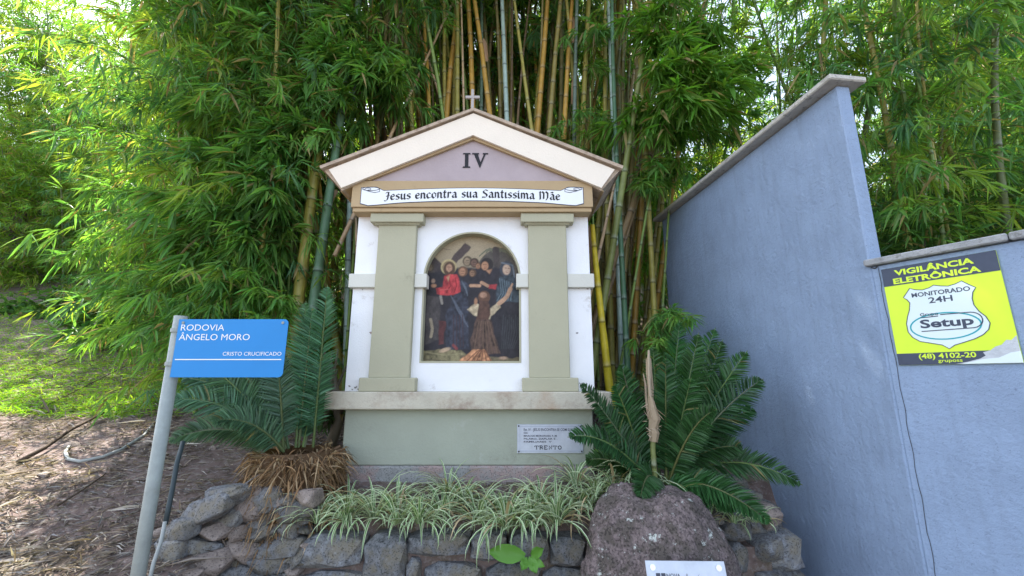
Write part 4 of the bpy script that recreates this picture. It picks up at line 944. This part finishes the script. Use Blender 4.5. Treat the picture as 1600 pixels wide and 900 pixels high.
def cycad(base, fronds, label, col, trunk_r, trunk_h, skirt):
    t = thing('cycad', label, 'cycad', base); b = Vector(base); m = MB()
    n = 12; v = []; f = []
    for i in range(7):
        z = trunk_h * i / 6; r = trunk_r * (1.0 + .25 * math.sin(math.pi * i / 6))
        for k in range(n): v.append(b + Vector((r * math.cos(2 * math.pi * k / n), r * math.sin(2 * math.pi * k / n), z)))
    for i in range(6):
        for k in range(n): f.append([i * n + k, i * n + (k + 1) % n, (i + 1) * n + (k + 1) % n, (i + 1) * n + k])
    m.add(v, f, (.13, .08, .045))
    for q in range(170):                            # old leaf bases
        a = rnd.uniform(0, 2 * math.pi); z = rnd.uniform(.05, 1) * trunk_h; r = trunk_r * (1 + .25 * math.sin(math.pi * z / trunk_h))
        p = b + Vector((r * math.cos(a), r * math.sin(a), z)); d = Vector((math.cos(a), math.sin(a), rnd.uniform(.1, 1))).normalized()
        m.tube([p, p + d * rnd.uniform(.03, .06)], [.012, .007], 4, c=rnd.choice([(.24, .15, .08), (.16, .10, .06), (.33, .24, .13)]))
    m.build('trunk', M['dry'], t, cols=True)
    top = b + Vector((0, 0, trunk_h))
    for fx, fy, fY, sag, wide in fronds:
        tip = P(fx, fy, fY); d = (tip - top); st_ = top + Vector((d.x, d.y, 0)).normalized() * trunk_r * .5
        frond(t, st_, tip, sag, wide, tuple(c * rnd.uniform(.85, 1.15) for c in col))
    if skirt:
        lv = Leaves(); k = skirt; a = rng.uniform(0, 2 * np.pi, k); z = rng.uniform(-.30, 1.0, k)
        r = trunk_r * rng.uniform(.8, 1.4, k)
        B = np.stack([b.x + r * np.cos(a), b.y + r * np.sin(a), b.z + trunk_h * z], 1); D = np.stack([np.cos(a) * .8, np.sin(a) * .8, rng.uniform(-1.1, .5, k)], 1) + rng.normal(0, .75, (k, 3))
        cs = np.array([(.33, .21, .11), (.22, .13, .065), (.45, .33, .2), (.15, .10, .06)])[rng.integers(0, 4, k)] * rng.uniform(.7, 1.2, (k, 1))
        lv.B = [B]; lv.D = [D]; lv.L = [rng.uniform(.04, .15, k)]; lv.W = [rng.uniform(.004, .013, k)]; lv.C = [cs]
        lv.build('dead_frond_skirt', t, M['dry'], droop=.5, seg=2)
    return t
lc = P(462, 760, 2.72); lc.z = hgt(lc.x, lc.y) - .06
cycad(tuple(lc), [(512, 445, 2.80, .03, .14), (478, 470, 2.9, .02, .13), (268, 625, 2.5, .14, .14), (262, 690, 2.35, .16, .12), (285, 590, 2.75, .12, .13), (352, 560, 2.85, .10, .13), (400, 520, 2.95, .06, .13),
      (512, 560, 3.15, .06, .11), (330, 660, 2.3, .16, .12), (430, 540, 2.55, .08, .13), (350, 640, 3.05, .12, .12), (495, 600, 3.05, .10, .09), (300, 560, 2.6, .10, .13), (488, 480, 2.85, .05, .13)],
      'left cycad with blue-green fronds and a shaggy brown trunk beside the street sign', (.085, .185, .10), .19, .36, 4200)
rc = P(1030, 760, 2.62); rc.z = hgt(rc.x, rc.y) - .05
cycad(tuple(rc), [(905, 598, 2.45, .05, .10), (887, 683, 2.35, .14, .10), (970, 568, 2.75, .04, .12), (1118, 512, 2.75, .03, .13), (1168, 548, 2.62, .04, .13), (1193, 592, 2.5, .08, .13), (1254, 758, 2.42, .17, .12),
      (1205, 820, 2.20, .14, .11), (1062, 500, 2.85, .0, .13), (1020, 540, 2.8, .0, .13), (1092, 520, 2.6, .02, .13), (1148, 580, 2.8, .05, .13), (1120, 640, 2.3, .14, .10), (940, 640, 2.75, .12, .11), (1000, 780, 2.25, .20, .10), (1150, 800, 2.3, .15, .11), (1180, 640, 2.7, .10, .12), (915, 720, 2.7, .14, .10), (1130, 530, 2.7, .0, .13), (1160, 700, 2.5, .16, .12), (1040, 560, 2.5, .02, .12), (1080, 590, 2.45, .03, .12), (960, 600, 2.6, .06, .12), (1100, 800, 2.35, .2, .1)],
      'right cycad with dark green fronds between the shrine and the tall wall', (.035, .110, .032), .12, .20, 260)

# snapped bamboo stump in front of the right cycad
a = P(1020, 700, 2.5); bt = P(1013, 600, 2.5)
sk = culm([Vector((a.x, 2.5, hgt(a.x, 2.5))), a, P(1021, 680, 2.5), P(1021, 655, 2.5)], .019, (.19, .22, .07), 'snapped bamboo stump with splintered tan top in front of the right cycad', None, node=.16)
sk['category'] = 'bamboo stump'; m = MB()
m.tube([P(1021, 690, 2.5), P(1022, 676, 2.5), P(1020, 668, 2.5), P(1023, 655, 2.5), P(1019, 640, 2.5), P(1018, 628, 2.5), P(1016, 618, 2.5)], [.022, .029, .024, .033, .026, .017, .008], 7, c=(.36, .28, .19))
for q in range(26):                                  # frayed fibres
    x = rnd.uniform(1010, 1028); y = rnd.uniform(630, 685); p = P(x, y, 2.48); m.tube([p, p + Vector((rnd.gauss(0, .03), rnd.uniform(-.03, .01), rnd.uniform(-.04, .05)))], [.003, .001], 3, c=rnd.choice([(.42, .34, .24), (.30, .23, .15), (.48, .4, .3)]))
m.build('frayed_break', M['dry'], sk, cols=True)
for x0, x1, y1, w_, c_ in ((1017, 1013, 547, .011, (.44, .36, .26)), (1013, 1006, 584, .006, (.34, .26, .18)), (1021, 1017, 560, .006, (.30, .24, .17)), (1015, 1010, 560, .005, (.38, .3, .2))):
    m = MB(); q = P(x0, 655, 2.5); e = P(x1, y1, 2.5); pts = [q.lerp(e, t) + Vector((.003 * math.sin(9 * t + x0), 0, 0)) for t in (0, .25, .5, .75, 1)]
    m.tube(pts, [w_ * f_ for f_ in (1, 1.05, .9, 1, .55)], 4, c=c_); m.build('splinter', M['dry'], sk, cols=True)

# ------------------------------------------------------------------ variegated spider plants
def tuft(base, n, ln, label):
    base = Vector(base); v = []; f = []; C = []
    for k in range(n):
        a = rnd.uniform(0, 2 * math.pi); el = rnd.uniform(.35, 1.45); L_ = ln * rnd.uniform(.6, 1.2); w_ = rnd.uniform(.0035, .006)
        h = Vector((math.cos(a), math.sin(a), 0)); s = Vector((-h.y, h.x, 0)); p = base + h * rnd.uniform(0, .03); e = el; i0 = len(v); g = rnd.uniform(.65, 1.25); dead = rnd.random() < .09
        curl = rnd.uniform(1.5, 3.4)
        for i in range(8):
            t = i / 7; ww = w_ * (1 - t ** 3) * (.6 + .8 * min(1, t * 3)) + .0004; nn = (h * -math.sin(e) + Vector((0, 0, math.cos(e)))) * ww * .5
            for q, lift, c in ((-1, 1, (.52, .60, .40)), (-.45, .2, (.52, .60, .40)), (-.44, .2, (.10, .23, .06)), (.44, .2, (.10, .23, .06)), (.45, .2, (.52, .60, .40)), (1, 1, (.52, .60, .40))):
                v.append(p + s * ww * q + nn * lift); C.append(tuple(z * g for z in ((.42, .33, .20) if dead else c)))
            p = p + (h * math.cos(e) + Vector((0, 0, math.sin(e)))) * (L_ / 7); e -= curl / 7 * (.5 + t)
        for i in range(7):
            for q in (0, 1, 2, 3, 4): b = i0 + i * 6 + q; f.append([b, b + 1, b + 7, b + 6])
    o = obj('spider_plant', v, f, M['plant'], None, True, np.array(C), origin=base)
    return tag(o, label, 'plant', 'variegated spider plants in the bed')
spots = [(500, 800, 2.5), (545, 790, 2.62), (585, 800, 2.5), (620, 785, 2.66), (655, 812, 2.46), (690, 795, 2.58), (725, 780, 2.72), (745, 808, 2.5), (785, 790, 2.62), (790, 820, 2.44), (830, 800, 2.52), (845, 780, 2.7),
         (870, 812, 2.46), (905, 785, 2.6), (930, 765, 2.62), (960, 760, 2.6), (900, 745, 2.8), (540, 818, 2.46), (620, 822, 2.46), (1000, 745, 2.66), (1120, 782, 2.45), (1145, 800, 2.42), (970, 735, 2.75), (820, 830, 2.43), (700, 770, 2.78), (1180, 800, 2.42)]
order = sorted(range(len(spots)), key=lambda i: spots[i][0])
ordi = 'first second third fourth fifth sixth seventh eighth ninth tenth eleventh twelfth thirteenth fourteenth fifteenth sixteenth seventeenth eighteenth nineteenth twentieth'.split() + ['twenty-' + q for q in 'first second third fourth fifth sixth'.split()]
for i, (x, y, Y) in enumerate(spots):
    p = P(x, y, Y); z = max(hgt(p.x, Y if Y > 2.6 else 2.62), p.z - .05); 
    small = i in (20, 21, 25)
    where = ('on the wall end' if x < 520 else 'beside the left cycad' if x < 560 else 'below the shrine' if x < 740 else 'below the shrine' if x < 900 else 'beside the boulder' if x < 1010 else 'right of the boulder')
    tuft((p.x, Y, z), 22 if small else rnd.randint(38, 74), .12 if small else rnd.uniform(.20, .32), f'{ordi[order.index(i)]} from the left of the striped spider plant tufts, {where}')
def bigleaf(m, p, d, L_, W_, c):
    p = Vector(p); d = Vector(d).normalized(); s = d.cross(Vector((0, -1, .3))).normalized(); nn = s.cross(d); v = []; f = []
    for i in range(7):
        t = i / 6; w_ = W_ * math.sin(math.pi * (.04 + .93 * t)) ** .7
        for q in (-1, -.5, 0, .5, 1): v.append(p + d * L_ * t + s * w_ * q / 2 + nn * (abs(q) * .12 * W_ - .1 * L_ * t * t + .006 * math.sin(i * 2 + q * 3)))
    for i in range(6):
        for q in range(4): b = i * 5 + q; f.append([b, b + 1, b + 6, b + 5])
    m.add(v, f, c)
wp = P(825, 872, 2.4); wd = thing('weed', 'bright green broad-leaved weed growing from the stone wall below the spider plants', 'plant', wp)
for (x0, y0, x1, y1, w_) in ((820, 868, 765, 862, .085), (828, 870, 838, 895, .05), (830, 868, 848, 858, .05), (824, 872, 815, 890, .045), (828, 872, 850, 885, .04)):
    a = P(x0, y0, 2.39); b = P(x1, y1, 2.34); m = MB(); bigleaf(m, a, b - a, (b - a).length, w_, (.12, .30, .04)); m.build('leaf', M['plant'], wd, True, True)
wp = P(940, 700, 2.8); wd = thing('weed', 'small light green weed beside the shrine plaque under the right cycad', 'plant', wp)
for k in range(12):
    m = MB(); a = wp + Vector((rnd.uniform(-.06, .08), rnd.uniform(-.04, .04), rnd.uniform(-.05, .08))); bigleaf(m, a, (rnd.uniform(-1, 1), -.5, rnd.uniform(-.2, .6)), .07, .04, (.13, .28, .04)); m.build('leaf', M['plant'], wd, True, True)

# ------------------------------------------------------------------ litter, grass, pipes, twigs
def litter(n, fn, name, cols_, l0, l1, w0, w1, kind='stuff', lift=.012, up=.12, droop=.1):
    B = []; 
    while len(B) < n:
        p = fn()
        if p is not None: B.append((p[0], p[1], hgt(p[0], p[1]) + rnd.uniform(.0, lift)))
    B = np.array(B); k = len(B); D = np.stack([rng.normal(0, 1, k), rng.normal(0, 1, k), rng.normal(.32, up, k) * 1.0], 1)
    D[:, 2] = rng.normal(.12, up, k)
    C = np.array(cols_)[rng.integers(0, len(cols_), k)] * rng.uniform(.6, 1.3, (k, 1))
    V, Fc, Cc = leaf_mesh(B, D, rng.uniform(l0, l1, k) ** 1.0, rng.uniform(w0, w1, k), C, droop, .4, 1)
    return tag(obj(name, V, Fc, M['dry'] if name != 'grass' else M['leaf'], None, cols=np.clip(Cc, 0, 1)), None, None, None, kind)
DRY = [(.29, .25, .22), (.21, .17, .15), (.36, .33, .30), (.15, .12, .10), (.34, .28, .22), (.21, .20, .20)]
def f1():
    y = rnd.uniform(1.2, 6.0); x = rnd.uniform(-1.3 - (y - .5) * 1.15, -1.15)
    if noise.noise(Vector((x * 2.2, y * 2.2, 4))) < rnd.uniform(-.5, .15): return None
    return (x, y)
def f2():
    y = rnd.uniform(2.66, 4.2); x = rnd.uniform(-1.6, 1.7)
    return None if (CX - .9 < x < CX + .9 and y > 2.9) else (x, y)
tag(litter(20000, f1, 'leaf_litter', DRY, .03, .14, .005, .014), 'grey-brown dry bamboo leaves and twigs covering the bank on the left', 'leaf litter')
tag(litter(5000, f2, 'leaf_litter', DRY, .03, .12, .004, .012), 'dry leaves lying in the planting bed around the shrine', 'leaf litter')
def f3():
    p = G(rnd.uniform(-160, 330), rnd.uniform(488, 655)); s = noise.noise(Vector((p.x * .8, p.y * .8, 1)))
    if s < -.35 + rnd.uniform(-.1, .1) or p.x > -2.9 + rnd.uniform(-.6, .3): return None
    return (p.x, p.y)
g = litter(32000, f3, 'grass', [(.18, .38, .03), (.14, .32, .03), (.26, .38, .04)], .06, .16, .006, .013, lift=.01, up=.8, droop=.5)
tag(g, 'short green grass on the sunlit bank at the left edge', 'grass')
def f4():
    p = G(rnd.uniform(200, 420), rnd.uniform(560, 640)); return (p.x, p.y)
tag(litter(260, f1, 'leaf_litter', [(.34, .29, .25), (.27, .22, .18), (.42, .38, .34)], .14, .30, .012, .028, lift=.03), 'larger dry bamboo sheaths scattered over the bank on the left', 'leaf litter')
for i in range(26):
    x = rnd.uniform(-3.6, -1.35); y = rnd.uniform(1.6, 4.2); q = rnd.uniform(.02, .055); v, f = hull_mesh(q, q * .8, q * .6, 300 + i)
    c = Vector((x, y, hgt(x, y) + q * .1)); tag(obj('stone', [a + c for a in v], f, M['stone2'], None, origin=c), 'small loose stone lying in the litter on the left bank', 'stone', 'loose stones on the left bank')
# pipes
m = MB(); m.tube([G(x, y, .02) for x, y in ((255, 645), (225, 680), (190, 702), (160, 714), (125, 721), (106, 717), (102, 706), (108, 698))], .011, 8)
tag(m.build('bent_pipe', M['greypipe'], None, True), 'grey bent plastic pipe lying in a loop on the bank left of the sign pole', 'pipe')
m = MB(); m.tube([P(286, 690, 2.25), P(276, 725, 2.2), P(270, 760, 2.15), P(264, 790, 2.12), P(258, 820, 2.1)], .011, 8); 
o = tag(m.build('drain_hose', M['blackpipe'], None, True), 'dark hose sticking out of the bank just right of the sign pole', 'hose')
m = MB(); m.tube([P(258, 815, 2.095), P(252, 845, 2.07), P(240, 880, 2.04), P(232, 915, 2.0)], .008, 8); m.build('pale_end', M['greypipe'], o, True)
for lab, pts, r_ in (('dark dead branch lying on the bank, lower left', ((28, 722, .02), (70, 700, .03), (110, 672, .04), (162, 645, .05)), .016), ('thin dark twig arching over the grass on the left', ((0, 606, .0), (60, 578, .06), (110, 558, .08), (165, 535, .15)), .008),
                     ('thin tan twig across the bank in front of the bamboo', ((60, 640, .02), (140, 600, .05), (200, 570, .1), (240, 530, .2)), .006), ('dry stick lying on the litter near the sign pole', ((90, 790, .02), (130, 765, .03), (165, 740, .02)), .006)):
    m = MB(); q = [G(x, y, u_) for x, y, u_ in pts]; m.tube(q, [r_ * (1 - .15 * i) for i in range(len(q))], 6); tag(m.build('dead_branch', M['wood'], None, True), lab, 'branch')
